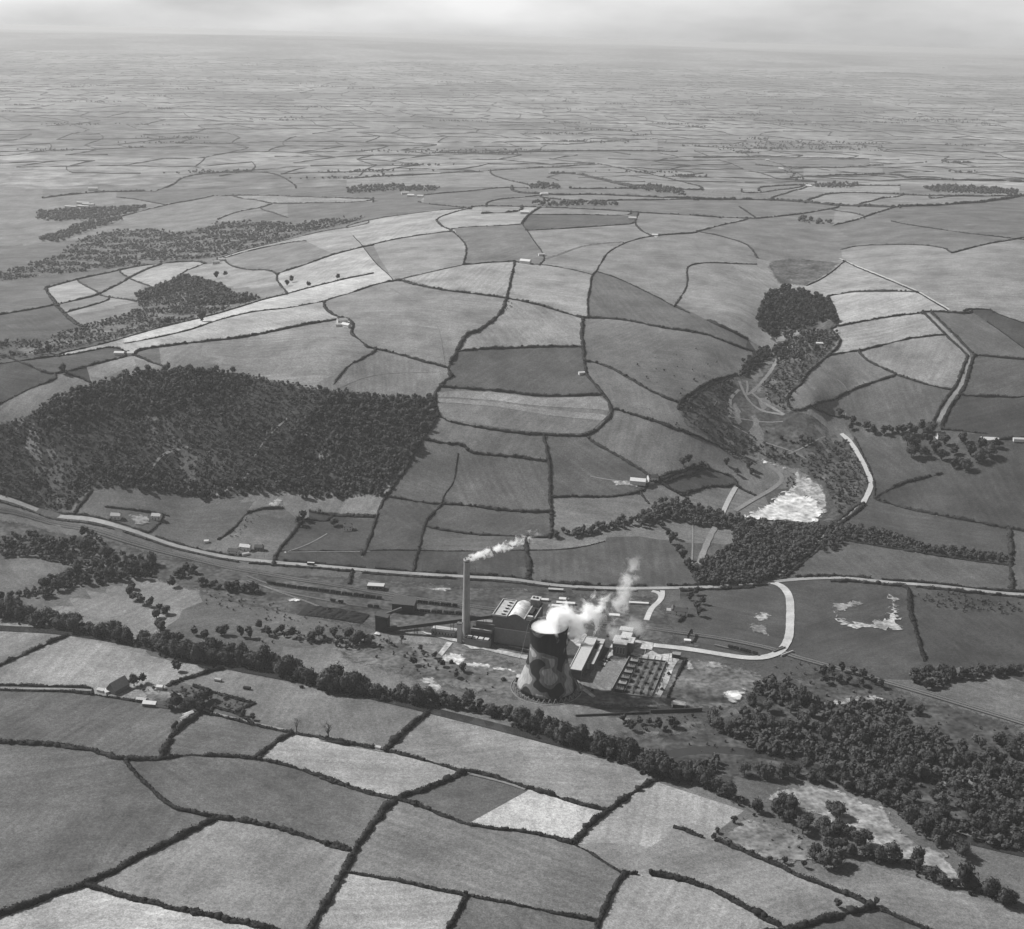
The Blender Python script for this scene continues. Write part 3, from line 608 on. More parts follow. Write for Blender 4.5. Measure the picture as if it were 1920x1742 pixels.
# ------------------------------------------------------------------ patches, roads and tracks laid over the fields
def drape(name, wpts, mat, off=0.55, step=9.0, kind='structure', col=None, rag=0.0):
    pts = np.asarray(wpts, float); out = []
    for a, b in zip(pts, np.roll(pts, -1, 0)):
        m = max(1, int(np.hypot(*(b - a)) / (step * (0.35 if rag else 1))))
        for t in range(m): out.append(a + (b - a) * t / m + (rng.uniform(-rag, rag, 2) if rag else 0))
    v2 = [Vector((float(p[0]), float(p[1]))) for p in out]; e = [(i, (i + 1) % len(out)) for i in range(len(out))]
    lo, hi = pts.min(0), pts.max(0)
    for gx in np.arange(lo[0], hi[0], step):
        for gy in np.arange(lo[1], hi[1], step): v2.append(Vector((float(gx), float(gy))))
    r = geometry.delaunay_2d_cdt(v2, e, [list(range(len(out)))], 1, 1e-3)
    v = np.array([(p.x, p.y) for p in r[0]]); f = np.array(r[2])
    used, inv = np.unique(f, return_inverse=True)
    zb = rng.uniform(0, 1.3, len(used)) if mat is M_CHALK else 0.0                # heaps and hollows
    o = link(name, mesh_np(name, np.column_stack([v[used], H(v[used][:, 0], v[used][:, 1]) + off + zb]), inv.reshape(-1, 3), mat, True))
    pu = v[used]; dist = np.full(len(pu), 1e9)
    for a, b in zip(pts, np.roll(pts, -1, 0)):
        ab = b - a; t = np.clip(((pu - a) @ ab) / max((ab ** 2).sum(), 1e-9), 0, 1); dist = np.minimum(dist, np.hypot(*(pu - a - ab * t[:, None]).T))
    fade = 2.0 if step < 12 else (7.0 if step < 18 else 14.0)
    at = o.data.attributes.new('edge', 'FLOAT', 'POINT'); at.data.foreach_set('value', np.clip(dist / fade, 0, 1).astype(np.float32))
    tag(o, kind=kind)
    if col is not None: o.color = (col, col, col, 1)
    return o
def smooth_line(w, step=6.0):
    w = np.asarray(w, float)
    for _ in range(2):                                   # round the corners
        a, b = w[:-1], w[1:]
        w = np.vstack([w[:1], np.stack([a * .75 + b * .25, a * .25 + b * .75], 1).reshape(-1, 2), w[-1:]])
    s = np.concatenate([[0], np.cumsum(np.hypot(*np.diff(w, axis=0).T))])
    t = np.arange(0, s[-1] + step * .5, step)
    return np.stack([np.interp(t, s, w[:, 0]), np.interp(t, s, w[:, 1])], 1)
def normals(w):
    d = np.gradient(w, axis=0); d /= np.maximum(np.hypot(*d.T), 1e-6)[:, None]
    return np.stack([-d[:, 1], d[:, 0]], 1), d
def ribbon(name, wpts, width, mat, off=0.7, kind='structure', wob=0.0, step=6.0, thick=0.0):
    w = smooth_line(wpts, step); n, _ = normals(w)
    hw = width / 2 * (1 + wob * rng.uniform(-1, 1, len(w)))
    cols = []
    for s in (-1, -0.33, 0.33, 1): cols.append(w + n * (hw * s)[:, None])
    v = np.stack(cols, 1).reshape(-1, 2)
    z = H(v[:, 0], v[:, 1]) + off
    m = len(w); i = (np.arange(m - 1)[:, None] * 4 + np.arange(3)[None, :]).ravel()
    o = link(name, mesh_np(name, np.column_stack([v, z]), np.stack([i, i + 1, i + 5, i + 4], 1), mat, True)); tag(o, kind=kind)
    return o
M_PATCH = grey('bare_patch', 0.2, 0.55, 0.25, objcol=True, big=0.5, bigscale=0.05, soft=True)
M_CONC = grey('concrete_road', 0.36, 0.15, 0.5, big=0.22, bigscale=0.05)
M_ROAD = grey('main_road', 0.22, 0.18, 0.4, big=0.25, bigscale=0.03)
M_TRACK = grey('dirt_track', 0.17, 0.25, 0.4, big=0.2)
M_CHALK = grey('spoil', 0.42, 0.5, 0.16, big=0.4, bigscale=0.05, bump=0.6, soft=True)
M_YARD = grey('yard', 0.30, 0.45, 0.25, big=0.35, bigscale=0.05)
M_BALLAST = grey('ballast', 0.032, 0.35, 0.5, big=0.3, bigscale=0.03)
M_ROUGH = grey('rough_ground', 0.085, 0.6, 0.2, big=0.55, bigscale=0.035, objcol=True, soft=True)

def patch(k, v, *pts, off=0.55, rag=0.0, mat=None, step=7.0, name='ground_patch'):
    return drape(name, W(k, pts), mat or M_PATCH, off, step, col=v, rag=rag)
# rough and wooded ground
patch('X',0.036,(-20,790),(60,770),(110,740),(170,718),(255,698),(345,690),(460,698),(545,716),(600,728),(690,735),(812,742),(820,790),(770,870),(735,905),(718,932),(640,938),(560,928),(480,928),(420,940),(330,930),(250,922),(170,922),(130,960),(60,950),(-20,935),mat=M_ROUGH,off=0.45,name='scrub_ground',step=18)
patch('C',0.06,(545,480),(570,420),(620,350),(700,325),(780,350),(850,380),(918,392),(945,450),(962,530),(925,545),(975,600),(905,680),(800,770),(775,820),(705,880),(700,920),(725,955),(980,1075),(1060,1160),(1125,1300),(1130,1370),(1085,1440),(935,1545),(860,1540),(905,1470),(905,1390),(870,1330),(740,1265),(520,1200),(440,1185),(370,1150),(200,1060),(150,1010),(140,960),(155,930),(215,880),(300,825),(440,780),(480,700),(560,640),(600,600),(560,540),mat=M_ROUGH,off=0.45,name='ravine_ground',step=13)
patch('C',0.075,(610,190),(700,175),(800,180),(900,190),(990,195),(930,250),(870,290),(790,325),(720,315),(650,310),(610,260),(590,215),mat=M_ROUGH,off=0.45,name='heath_ground',step=18)
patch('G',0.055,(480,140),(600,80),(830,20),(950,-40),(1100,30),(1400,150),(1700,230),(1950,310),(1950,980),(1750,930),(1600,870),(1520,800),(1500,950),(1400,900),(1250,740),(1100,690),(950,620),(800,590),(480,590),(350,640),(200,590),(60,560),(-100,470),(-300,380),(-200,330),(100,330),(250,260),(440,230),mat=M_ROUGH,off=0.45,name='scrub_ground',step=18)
patch('G',0.19,(580,690),(640,640),(800,610),(950,640),(1100,700),(1210,740),(1280,850),(1400,930),(1500,960),(1560,1040),(1600,1100),(1500,1110),(1400,1060),(1250,970),(1150,980),(1100,900),(980,820),(850,760),(760,730),(650,700),off=0.7,rag=3,mat=M_PATCH,name='bracken_ground')
patch('G',0.15,(360,870),(480,800),(600,800),(760,880),(850,950),(800,1010),(640,1000),(480,950),off=0.7,rag=3,name='bracken_ground')
patch('G',0.24,(850,205),(1000,165),(1150,150),(1200,165),(1000,195),off=0.8,rag=2); patch('G',0.18,(1430,570),(1600,540),(1750,600),(1720,640),(1500,610),off=0.8,rag=2)
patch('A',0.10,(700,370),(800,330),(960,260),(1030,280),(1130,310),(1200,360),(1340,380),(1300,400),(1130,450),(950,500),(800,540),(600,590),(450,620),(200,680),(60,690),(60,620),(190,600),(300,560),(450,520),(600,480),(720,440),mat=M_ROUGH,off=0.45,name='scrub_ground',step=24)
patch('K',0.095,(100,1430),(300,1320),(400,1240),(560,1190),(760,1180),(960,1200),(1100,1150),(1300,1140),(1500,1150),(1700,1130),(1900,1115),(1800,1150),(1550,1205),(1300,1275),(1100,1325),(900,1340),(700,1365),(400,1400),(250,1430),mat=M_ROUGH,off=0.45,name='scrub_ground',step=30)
# the valley floor round the works
patch('X',0.062,(-40,968),(75,985),(200,1008),(300,1035),(420,1058),(560,1075),(700,1082),(860,1092),(960,1096),(1100,1112),(1240,1116),(1290,1200),(1450,1245),(1600,1290),(1600,1310),(1450,1262),(1290,1225),(1100,1185),(1000,1240),(860,1190),(700,1185),(560,1160),(420,1130),(300,1095),(180,1060),(60,1040),(-40,1030),mat=M_ROUGH,off=0.4,name='railway_land',step=20)
patch('X',0.095,(620,1215),(760,1200),(860,1205),(1000,1245),(1180,1225),(1260,1225),(1400,1245),(1460,1275),(1440,1310),(1390,1335),(1200,1335),(1050,1325),(900,1310),(780,1280),(640,1240),mat=M_ROUGH,off=0.45,name='works_ground',step=20)
# oval hayfield
patch('B',0.135,(600,866),(740,858),(900,866),(1060,888),(1160,895),(1300,895),(1440,888),(1478,920),(1488,962),(1465,1000),(1400,1060),(1350,1078),(1160,1074),(1040,1066),(900,1046),(760,1022),(650,1000),(606,960),off=0.5,mat=M_FIELD,name='field')
patch('B',0.195,(600,870),(740,860),(900,868),(1160,897),(1440,890),(1478,920),(1486,962),(1300,948),(1050,930),(900,910),(603,892),off=0.8,mat=M_FIELD,name='field')
patch('B',0.19,(605,900),(880,918),(1100,945),(1300,970),(1480,985),(1450,1015),(1300,1000),(1050,965),(900,940),(606,920),off=0.8,mat=M_FIELD,name='field')
# quarry, spoil and bare earth
patch('C',0.24,(740,1270),(830,1310),(885,1350),(910,1400),(905,1480),(840,1545),(700,1530),(560,1520),(480,1512),(640,1425),(700,1380),(735,1330),off=0.8,rag=1.0,name='quarry_floor')
patch('C',0.7,(480,1510),(560,1475),(625,1440),(640,1415),(690,1385),(770,1392),(862,1425),(860,1460),(895,1485),(830,1548),(700,1530),(560,1520),off=1.1,rag=4.5,mat=M_CHALK,name='quarry_spoil',step=5)
patch('C',0.7,(515,1203),(570,1212),(640,1240),(700,1262),(690,1274),(600,1242),off=1.0,rag=1.0,mat=M_CHALK,name='quarry_spoil',step=10)
patch('Q',0.78,(1195,1008),(1225,990),(1290,985),(1335,975),(1345,965),(1385,972),(1370,1010),(1310,1100),(1240,1060),off=0.9,rag=0.5,mat=M_CHALK,name='lime_tip',step=8)
patch('H',0.26,(960,700),(1010,735),(1100,745),(1170,725),(1220,720),(1240,640),(1225,600),(1255,595),(1275,765),(1160,772),(1040,755),(975,740),off=0.8,rag=5.0,name='bare_ground'); patch('H',0.17,(940,640),(1060,625),(1120,640),(1040,655),(950,690),off=0.7,rag=2); patch('H',0.2,(520,705),(560,685),(620,680),(615,715),(560,735),off=0.7,rag=1.5); patch('H',0.13,(500,740),(600,745),(600,800),(520,780),off=0.6,rag=2)
patch('P',0.3,(350,1010),(450,990),(535,1080),(470,1095),off=0.7,name='bare_ground'); patch('P',0.36,(490,870),(560,840),(640,850),(690,880),(640,900),(760,905),(960,945),(1000,970),(900,955),(700,930),(600,920),(520,895),off=0.7,rag=1.2,name='bare_ground')
patch('P',0.45,(640,785),(760,800),(900,825),(1080,860),(1065,885),(900,850),(760,815),(700,815),off=0.75,rag=0.4,mat=M_YARD,name='service_road'); patch('P',0.40,(485,845),(540,770),(580,775),(510,860),off=0.75,mat=M_YARD,name='service_road'); patch('P',0.5,(370,700),(440,715),(560,740),(640,760),(640,775),(560,762),(420,725),off=0.8,mat=M_YARD,name='service_road')
patch('S',0.42,(960,470),(1060,440),(1270,470),(1300,560),(1180,690),(1020,560),off=0.8,rag=0.5,mat=M_YARD,name='yard'); patch('T',0.5,(860,620),(1000,600),(1220,640),(1200,740),(1120,720),(1100,800),(960,820),(900,800),(950,680),off=0.8,mat=M_YARD,name='yard')
patch('T',0.3,(960,820),(1100,800),(1200,745),(1300,800),(1500,780),(1580,870),(1480,950),(1400,900),(1200,870),(1050,850),off=0.75,rag=0.5,mat=M_YARD,name='yard'); patch('T',0.42,(1400,905),(1480,880),(1560,880),(1500,980),(1420,1200),(1310,1400),(1195,1395),(1290,1200),off=0.85,mat=M_YARD,name='yard')
patch('T',0.15,(640,860),(860,860),(760,1040),(620,1300),(480,1290),(300,1170),(400,960),(520,1000),off=0.7,mat=M_FIELD,name='lawn'); patch('T',0.36,(620,1330),(890,840),(1400,900),(1200,1400),off=0.72,mat=grey('ash_floor', .11, .4, .3, big=.4, bigscale=.06),name='switchyard_floor')
patch('T',0.4,(90,1160),(200,1200),(420,1380),(380,1400),(240,1300),(110,1220),off=0.8,rag=0.3,mat=M_YARD,name='yard'); patch('T',0.55,(640,650),(760,760),(620,830),(540,960),(510,900),(600,740),off=0.85,rag=0.3,mat=M_YARD,name='yard'); patch('T',0.22,(1640,1020),(1710,830),(1800,920),(1810,1020),(1740,1030),off=0.7,name='ground_patch'); patch('Q',0.2,(1075,765),(1160,770),(1250,800),(1245,830),(1130,830),(1080,800),off=0.7,rag=0.6)
patch('Q',0.5,(840,1060),(870,1045),(940,1065),(950,1100),(930,1115),(840,1105),off=0.8,rag=0.4,mat=M_YARD,name='yard'); patch('N',0.62,(340,405),(450,405),(560,430),(480,460),(400,450),off=0.9,rag=0.6,mat=M_CHALK,name='spoil_heap_ground',step=6); patch('N',0.75,(1400,810),(1460,800),(1505,820),(1470,870),(1405,850),off=0.9,rag=0.4,mat=M_CHALK,name='bare_ground',step=6); patch('N',0.5,(930,900),(1000,870),(1090,910),(1080,925),(960,920),off=0.8,mat=M_CHALK,name='bare_ground',step=6); patch('N',0.5,(380,770),(440,790),(610,830),(600,845),(480,805),off=0.8,mat=M_CHALK,name='bare_ground',step=6)
patch('P',0.25,(320,410),(420,415),(560,420),(580,440),(500,445),(420,430),off=0.6,rag=0.8); patch('D',0.26,(1360,135),(1420,95),(1460,95),(1455,130),(1400,145),off=0.7,rag=1.0); patch('D',0.2,(660,185),(760,175),(780,230),(690,240),off=0.7,rag=1.0); patch('D',0.16,(720,1080),(860,1090),(980,1110),(960,1160),(860,1150),(760,1130),off=0.7,rag=1.0)
patch('B',0.36,(95,505),(150,500),(168,530),(140,545),(100,525),off=0.9,rag=1.0,name='farmyard'); patch('B',0.28,(1500,1320),(1600,1325),(1660,1345),(1620,1355),(1510,1345),off=0.7,rag=1.0,name='farmyard'); patch('A',0.45,(590,670),(640,670),(640,682),(590,680),off=0.8,rag=0.6,name='farmyard'); patch('A',0.4,(660,665),(690,668),(690,678),(660,676),off=0.8,name='farmyard')

# worn gateways in the hedges, paths across the fields
for k, x, y in (('F',310,428),('F',1642,1076),('B',1157,1096),('B',1182,1282),('C',1150,490),('C',1065,657),('C',1022,862),('C',1542,572),('C',1580,872),('C',1470,1498),('B',950,372),('F',745,552),('E',868,474),('D',1548,238),('H',1358,372),('L',1590,1216),('B',690,40),('D',1465,372),('V',1840,420),('F',1548,1062),('E',1105,785)):
    x0, y0 = pc(k, [(x, y)])[0]; patch('X', .34, (x0 - 5, y0 - 1.5), (x0 - 1, y0 - 4), (x0 + 5, y0 - 1), (x0 + 4, y0 + 3), (x0 - 3, y0 + 3), off=.6, rag=.8, step=4, name='worn_gateway')
# roads
ribbon('main_road', main_road, 7.0, M_ROAD, 0.75, wob=.05)
ribbon('works_road', W('Q',[(1560,205),(1600,212),(1650,240),(1690,300),(1697,380),(1695,480),(1690,600),(1640,690),(1560,735),(1430,752),(1280,735),(1100,705),(900,675),(700,655)]), 8.6, M_CONC, 0.85, wob=.05)
ribbon('works_road', W('Q',[(700,266),(745,275),(772,300),(755,340),(710,375),(685,410),(660,475)]), 6.0, M_CONC, 0.8); ribbon('works_road', W('Q',[(775,262),(780,290),(765,330)]), 5.0, M_CONC, 0.82)
ribbon('farm_lane', W('C',[(980,1080),(1025,1118),(1070,1190),(1110,1260),(1138,1335),(1120,1385),(1090,1440)]), 6.5, grey('lane', 0.36, 0.15, 0.4), 0.8, wob=.1); ribbon('farm_lane', W('C',[(1090,1440),(1020,1495),(945,1550),(900,1600),(800,1700),(650,1810)]), 4.5, M_TRACK, 0.75)
ribbon('farm_lane', W('C',[(1425,462),(1500,535),(1570,605),(1645,678),(1620,750),(1600,830),(1560,880),(1515,950),(1480,1020)]), 5.5, M_TRACK, 0.75, wob=.2); ribbon('farm_lane', W('C',[(440,1350),(400,1420),(365,1500)]), 6.0, grey('lane', 0.36), 0.8); ribbon('farm_lane', W('C',[(610,1245),(660,1280),(680,1310),(660,1340),(560,1400),(430,1480)]), 6.0, M_TRACK, 0.8)
ribbon('farm_lane', W('H',[(340,230),(300,300),(260,400),(235,470)]), 7.0, M_TRACK, 0.75, wob=.2); ribbon('footpath', W('H',[(215,195),(217,300),(212,430)]), 2.0, M_TRACK, 0.75)
for pts, wd in (([(455,810),(470,850),(500,910),(560,960),(640,975),(690,985)],4),([(655,690),(620,760),(560,830),(520,870),(490,880)],5),([(520,870),(580,920),(650,960),(690,985)],4),([(455,855),(405,900),(412,960),(405,1000)],4),([(410,995),(520,1010),(680,1018)],1.6),([(400,1025),(520,1090),(700,1160),(800,1210)],1.6),([(900,1095),(800,1150),(680,1200)],2),([(495,810),(500,850),(490,880)],3)):
    ribbon('quarry_track', W('C',pts), wd, M_TRACK, 0.9, wob=.25)
ribbon('farm_track', W('C',[(970,178),(1050,212),(1180,268),(1300,318),(1380,350),(1450,393),(1540,445)]), 3.0, grey('lane', 0.36), 0.8, wob=.2); ribbon('field_path', W('B',[(1163,180),(1250,152),(1350,112),(1560,92)]), 2.0, M_TRACK, 0.7)
ribbon('farm_track', W('E',[(0,112),(190,116),(350,118),(480,125)]), 3.5, M_TRACK, 0.7); ribbon('farm_track', W('F',[(745,548),(860,575),(960,600),(1060,635)]), 3.0, M_TRACK, 0.7); ribbon('farm_track', W('F',[(0,378),(290,430),(330,436)]), 2.5, M_TRACK, 0.5); ribbon('farm_track', W('E',[(1040,225),(1180,262),(1320,297),(1500,335)]), 3.0, M_TRACK, 0.7)
ribbon('field_path', W('V',[(1600,300),(1480,370),(1350,420),(1290,430),(1600,425),(1900,422)]), 1.6, M_TRACK, 0.7); ribbon('woodland_ride', W('A',[(1480,1000),(1400,1070),(1330,1160),(1310,1200)]), 2.4, M_TRACK, 0.9, wob=.3); ribbon('woodland_ride', W('A',[(1285,1275),(1255,1320),(1180,1370),(1080,1410)]), 3.5, M_TRACK, 0.9, wob=.3); ribbon('woodland_ride', W('A',[(970,1150),(880,1165),(820,1200),(790,1250),(700,1330)]), 3, M_TRACK, 0.9, wob=.3)
ribbon('farm_track', W('B',[(1690,62),(1720,58),(1750,72)]), 3, M_TRACK, 0.7); ribbon('field_track', W('A',[(1140,178),(1300,127),(1560,68)]), 6, grey('stubble', 0.3), 0.7)
for k, pts, wd in (('B',[(1390,1298),(1500,1320),(1600,1330)],1.6),('B',[(360,330),(600,480),(640,720)],.9),('C',[(960,800),(1020,850),(1000,1000)],1.0),('B',[(60,860),(300,760),(600,760)],.9)):
    ribbon('field_path', W(k, pts), wd, M_TRACK, 0.6, wob=.3)
# the river, under its trees
ribbon('river', W('X',[(-40,1175),(100,1182),(250,1205),(400,1245),(560,1275),(750,1318),(900,1355),(1050,1395),(1200,1430),(1320,1400),(1500,1425),(1650,1490),(1750,1560),(1920,1600)]), 12, grey('river_water', 0.03, 0.1, 0.2, rough=0.15, spec=0.5), 0.55)

# ------------------------------------------------------------------ hedges: each one a thing
LAND = [((1030,1260),'the cooling tower'),((873,1130),'the chimney'),((960,1180),'the boiler house'),((980,770),'the oval hayfield'),((450,820),'the dark hillside wood'),((1480,570),'the ravine wood'),
 ((1470,950),'the pale quarry'),((1450,1050),'the triangular wood'),((1820,840),'the tree-ringed farm'),((290,1310),'the foreground farm'),((1190,900),'the hillside farm'),((640,605),'the whitewashed ridge farm'),
 ((1480,1160),'the curving works road'),((1670,640),'the sunken hill lane'),((920,460),'the dark square ploughland'),((1100,412),'the dark strip field'),((650,985),'the white house in the paddock'),((460,1035),'the roadside cottages'),
 ((260,970),'the cottages left of the road'),((1010,1530),'the palest foreground field'),((860,1490),'the two-toned foreground field'),((1600,1580),'the bracken bank'),((1150,1700),'the bottom edge of the picture'),((300,1720),'the bottom left corner'),
 ((180,540),'the small fields on the left slope'),((560,470),'the striped left shoulder'),((1850,480),'the right-hand hilltop'),((1240,690),'the gorse slope'),((400,330),'the far left vale'),((800,370),'the far village'),((1180,350),'the far spinneys'),((1480,320),'the long far field on the right'),
 ((1700,360),'the far wood on the right'),((1850,390),'the right-hand skyline farmland'),((800,1060),'the coal sidings'),((1220,1260),'the switchyard'),((1700,1050),'the right-hand meadows'),((1640,1200),'the scraped field'),((1380,1650),'the lower right fields'),((700,1560),'the middle foreground fields'),((650,1400),'the sloping riverside fields')]
def near_land(p):
    d = [math.hypot((p[0] - a[0]) / 1.0, (p[1] - a[1]) * 1.6) for a, n in LAND]; return LAND[int(np.argmin(d))][1]
pending = []                                             # (object, base phrase, picture place) -> labels made unique below
def hedge_mesh(w, width, height, bushy):
    dist = float(w[:, 1].mean()); step = max(1.7, dist / 900.0)
    c = smooth_line(w, step) if len(w) > 1 else w
    if len(c) < 3: c = np.linspace(w[0], w[-1], 3)
    n, d = normals(c); m = len(c)
    def wob(sc):
        k = max(2, int(m / sc) + 2); return np.interp(np.arange(m), np.linspace(0, m, k), rng.uniform(-1, 1, k))
    ww = width * (0.95 + 0.34 * wob(2.5) + 0.22 * wob(9)); hh = height * (0.95 + 0.35 * wob(2.2) + 0.3 * wob(10))
    ww = np.maximum(ww, 0.35 * width); hh = np.maximum(hh, 0.3 * height)
    thin = np.clip((wob(9) + .95) * 2.2, .28, 1.0); ww = ww * (0.5 + .5 * thin); hh = hh * thin
    c = c + n * (wob(3) * 0.22 * width)[:, None]
    prof = [(-.5, -.25), (-.56, .35), (-.38, .82), (0, 1.0), (.38, .82), (.56, .35), (.5, -.25)]
    gz_ = H(c[:, 0], c[:, 1])
    V = np.empty((m, 7, 3))
    for j, (a, b) in enumerate(prof):
        ja = a * (1 + rng.uniform(-.22, .22, m)); jb = b * (1 + rng.uniform(-.2, .2, m))
        V[:, j, :2] = c + n * (ww * ja)[:, None] + d * (rng.uniform(-.3, .3, m) * step)[:, None]
        V[:, j, 2] = gz_ + hh * jb
    i = (np.arange(m - 1)[:, None] * 7 + np.arange(6)[None, :]).ravel()
    F = np.stack([i, i + 7, i + 8, i + 1], 1)
    V = V.reshape(-1, 3); nv = len(V)
    T = np.concatenate([F[:, [0, 1, 2]], F[:, [0, 2, 3]]])
    vs_, fs_ = [V], [T]
    L_ = step * m; nb = rng.poisson(L_ / bushy)
    for _ in range(nb):                                 # taller bushes standing in the hedge
        b = rng.integers(0, m); r = width * rng.uniform(0.4, 0.8) * (1.5 if rng.random() < .15 else 1); bv = BLOB_V * np.array([r, r, height * rng.uniform(.45, .85)]) * rng.uniform(.8, 1.2, (len(BLOB_V), 1))
        bv = bv + np.array([c[b, 0], c[b, 1], gz_[b] + height * rng.uniform(.5, .9)])
        vs_.append(bv); fs_.append(BLOB_F + nv); nv += len(bv)
    nl = int(L_ * (9.0 if dist < 1300 else (2.6 if dist < 2300 else 0.8)))
    b = rng.integers(0, m, nl); side = rng.uniform(-.62, .62, nl); up = np.sqrt(np.maximum(0, 1 - (side / .66) ** 2)) * rng.uniform(.5, 1.38, nl)
    cc = np.column_stack([c[b] + n[b] * (ww[b] * side)[:, None] + d[b] * (rng.uniform(-.5, .5, nl) * step)[:, None], gz_[b] + hh[b] * up])
    u = rng.normal(0, 1, (nl, 3)); u /= np.linalg.norm(u, axis=1)[:, None]; w2 = rng.normal(0, 1, (nl, 3)); w2 /= np.linalg.norm(w2, axis=1)[:, None]
    sz = (rng.uniform(.35, .8, nl) * (1 + dist / 3500))[:, None]
    vs_.append(np.stack([cc + u * sz, cc - u * sz * .6 + w2 * sz * .7, cc - u * sz * .6 - w2 * sz * .7], 1).reshape(-1, 3)); fs_.append(np.arange(nl * 3).reshape(-1, 3) + nv)
    return np.vstack(vs_), np.vstack(fs_)
def ico(sub):
    import bmesh
    bm = bmesh.new(); bmesh.ops.create_icosphere(bm, subdivisions=sub, radius=1.0)
    v = np.array([tuple(p.co) for p in bm.verts]); f = np.array([[q.index for q in t.verts] for t in bm.faces]); bm.free(); return v, f
BLOB_V, BLOB_F = ico(1); BLOB2_V, BLOB2_F = ico(2)
hedge_n = 0
for i, (k, wd, ht, pts) in enumerate(HD):
    w = P(hp[i]) if k == 'X' else np.asarray(wl_lines[i])
    if k in 'KLM': wd = max(wd, 3.0) * 1.15
    v, f = hedge_mesh(w, wd * (.84 if w[:, 1].mean() < 1150 else 1.0), ht * .95, 22 if wd > 3.5 else 40)
    o = link('hedgerow', mesh_np('hedgerow', v, f, M_HEDGE, False)); hedge_n += 1
    mid = allp[i][len(allp[i]) // 2]; a, b = allp[i][0], allp[i][-1]
    ang = abs(math.degrees(math.atan2(b[1] - a[1], b[0] - a[0]))) % 180
    way = 'running across' if (ang < 25 or ang > 155) else ('running up' if 60 < ang < 120 else 'slanting')
    size = 'thick dark' if wd >= 4.4 else ('dark' if wd >= 3 else ('thin' if wd >= 1.5 else 'faint thin'))
    L_ = np.hypot(*(b - a)); ln = 'long ' if L_ > 170 else ('short ' if L_ < 60 else '')
    tag(o, cat='hedge', group='field hedges'); pending.append((o, f'{ln}{size} hedge {way} near {near_land(mid)}', mid))

# ------------------------------------------------------------------ trees
def crown_mesh(seed, leaves, size, lobes=8, tall=1.0, core=0.72):
    r = np.random.default_rng(seed)
    lc = r.normal(0, 1, (lobes, 3)); lc /= np.linalg.norm(lc, axis=1)[:, None]; lc *= r.uniform(0.25, 0.58, (lobes, 1)); lc[:, 2] *= 0.8
    lr = r.uniform(0.34, 0.56, lobes)
    vs_, fs_, nv = [], [], 0
    for c, q in zip(lc, lr):                            # shaded heart of each bough
        bv = BLOB_V * q * core * r.uniform(.8, 1.2, (len(BLOB_V), 1)) + c; vs_.append(bv); fs_.append(BLOB_F + nv); nv += len(bv)
    which = r.integers(0, lobes, leaves)
    n = r.normal(0, 1, (leaves, 3)); n[:, 2] += 0.25; n /= np.linalg.norm(n, axis=1)[:, None]
    c = lc[which] + n * (lr[which] * r.uniform(0.75, 1.12, leaves))[:, None]
    t = r.normal(0, 1, (leaves, 3)) ; nn = n + r.normal(0, 0.45, (leaves, 3)); nn /= np.linalg.norm(nn, axis=1)[:, None]
    u = np.cross(nn, t); u /= np.maximum(np.linalg.norm(u, axis=1), 1e-6)[:, None]; w = np.cross(nn, u)
    s = (size * r.uniform(0.6, 1.4, leaves))[:, None]
    tri = np.stack([c + u * s, c - u * s * .6 + w * s * .8, c - u * s * .6 - w * s * .8], 1).reshape(-1, 3)
    vs_.append(tri); fs_.append(np.arange(leaves * 3).reshape(-1, 3) + nv)
    v = np.vstack(vs_); v[:, 2] *= tall
    return v, np.vstack(fs_)
# near trees: crown radius 1, trunk to be scaled with it
CROWNS = []
for s in range(8):
    v, f = crown_mesh(100 + s, 520, 0.105, lobes=9 + s % 4, tall=[0.95, 1.1, 0.85, 1.25][s % 4]); v[:, 2] += 1.0
    CROWNS.append(mesh_np('crown', v, f, M_LEAF))
def bare_crown(seed):
    r = np.random.default_rng(seed); mb = MB()
    def grow(p, d, L_, rad_, lev):
        q = p + d * L_; mb.tube(p, q, rad_, rad_ * .6, 4)
        if lev == 0: return
        for _ in range(4 if lev > 1 else 5):
            e = d + Vector(r.normal(0, .5, 3)); e.z += .15; grow(p + d * L_ * r.uniform(.55, 1), e.normalized(), L_ * r.uniform(.5, .75), rad_ * .5, lev - 1)
    grow(Vector((0, 0, .7)), Vector((0, 0, 1)), .7, .05, 3)
    me = bpy.data.meshes.new('crown'); me.from_pydata(mb.v, [], mb.f); me.materials.append(M_BARK); return me
BARE = [bare_crown(5), bare_crown(9)]
def trunk_mesh(seed):
    r = random.Random(seed); mb = MB(); mb.tube((0, 0, -.15), (r.uniform(-.04, .04), 0, .7), .085, .06, 6)
    for i in range(4):
        t = i * 1.6 + r.uniform(0, 1); mb.tube((0, 0, .62), (math.cos(t) * .4, math.sin(t) * .4, 1.15 + r.uniform(0, .3)), .05, .02, 5)
    me = bpy.data.meshes.new('trunk'); me.from_pydata(mb.v, [], mb.f); me.materials.append(M_BARK); return me
TRUNKS = [trunk_mesh(s) for s in range(3)]
FOREST = []
def tree(wxy, r, px, phrase, group, bare=False, tall=1.0, name='broadleaf_tree'):
    FOREST.append((float(wxy[0]), float(wxy[1]), r * 1.38, px, phrase, group, bare, tall, name))
UNDER = []
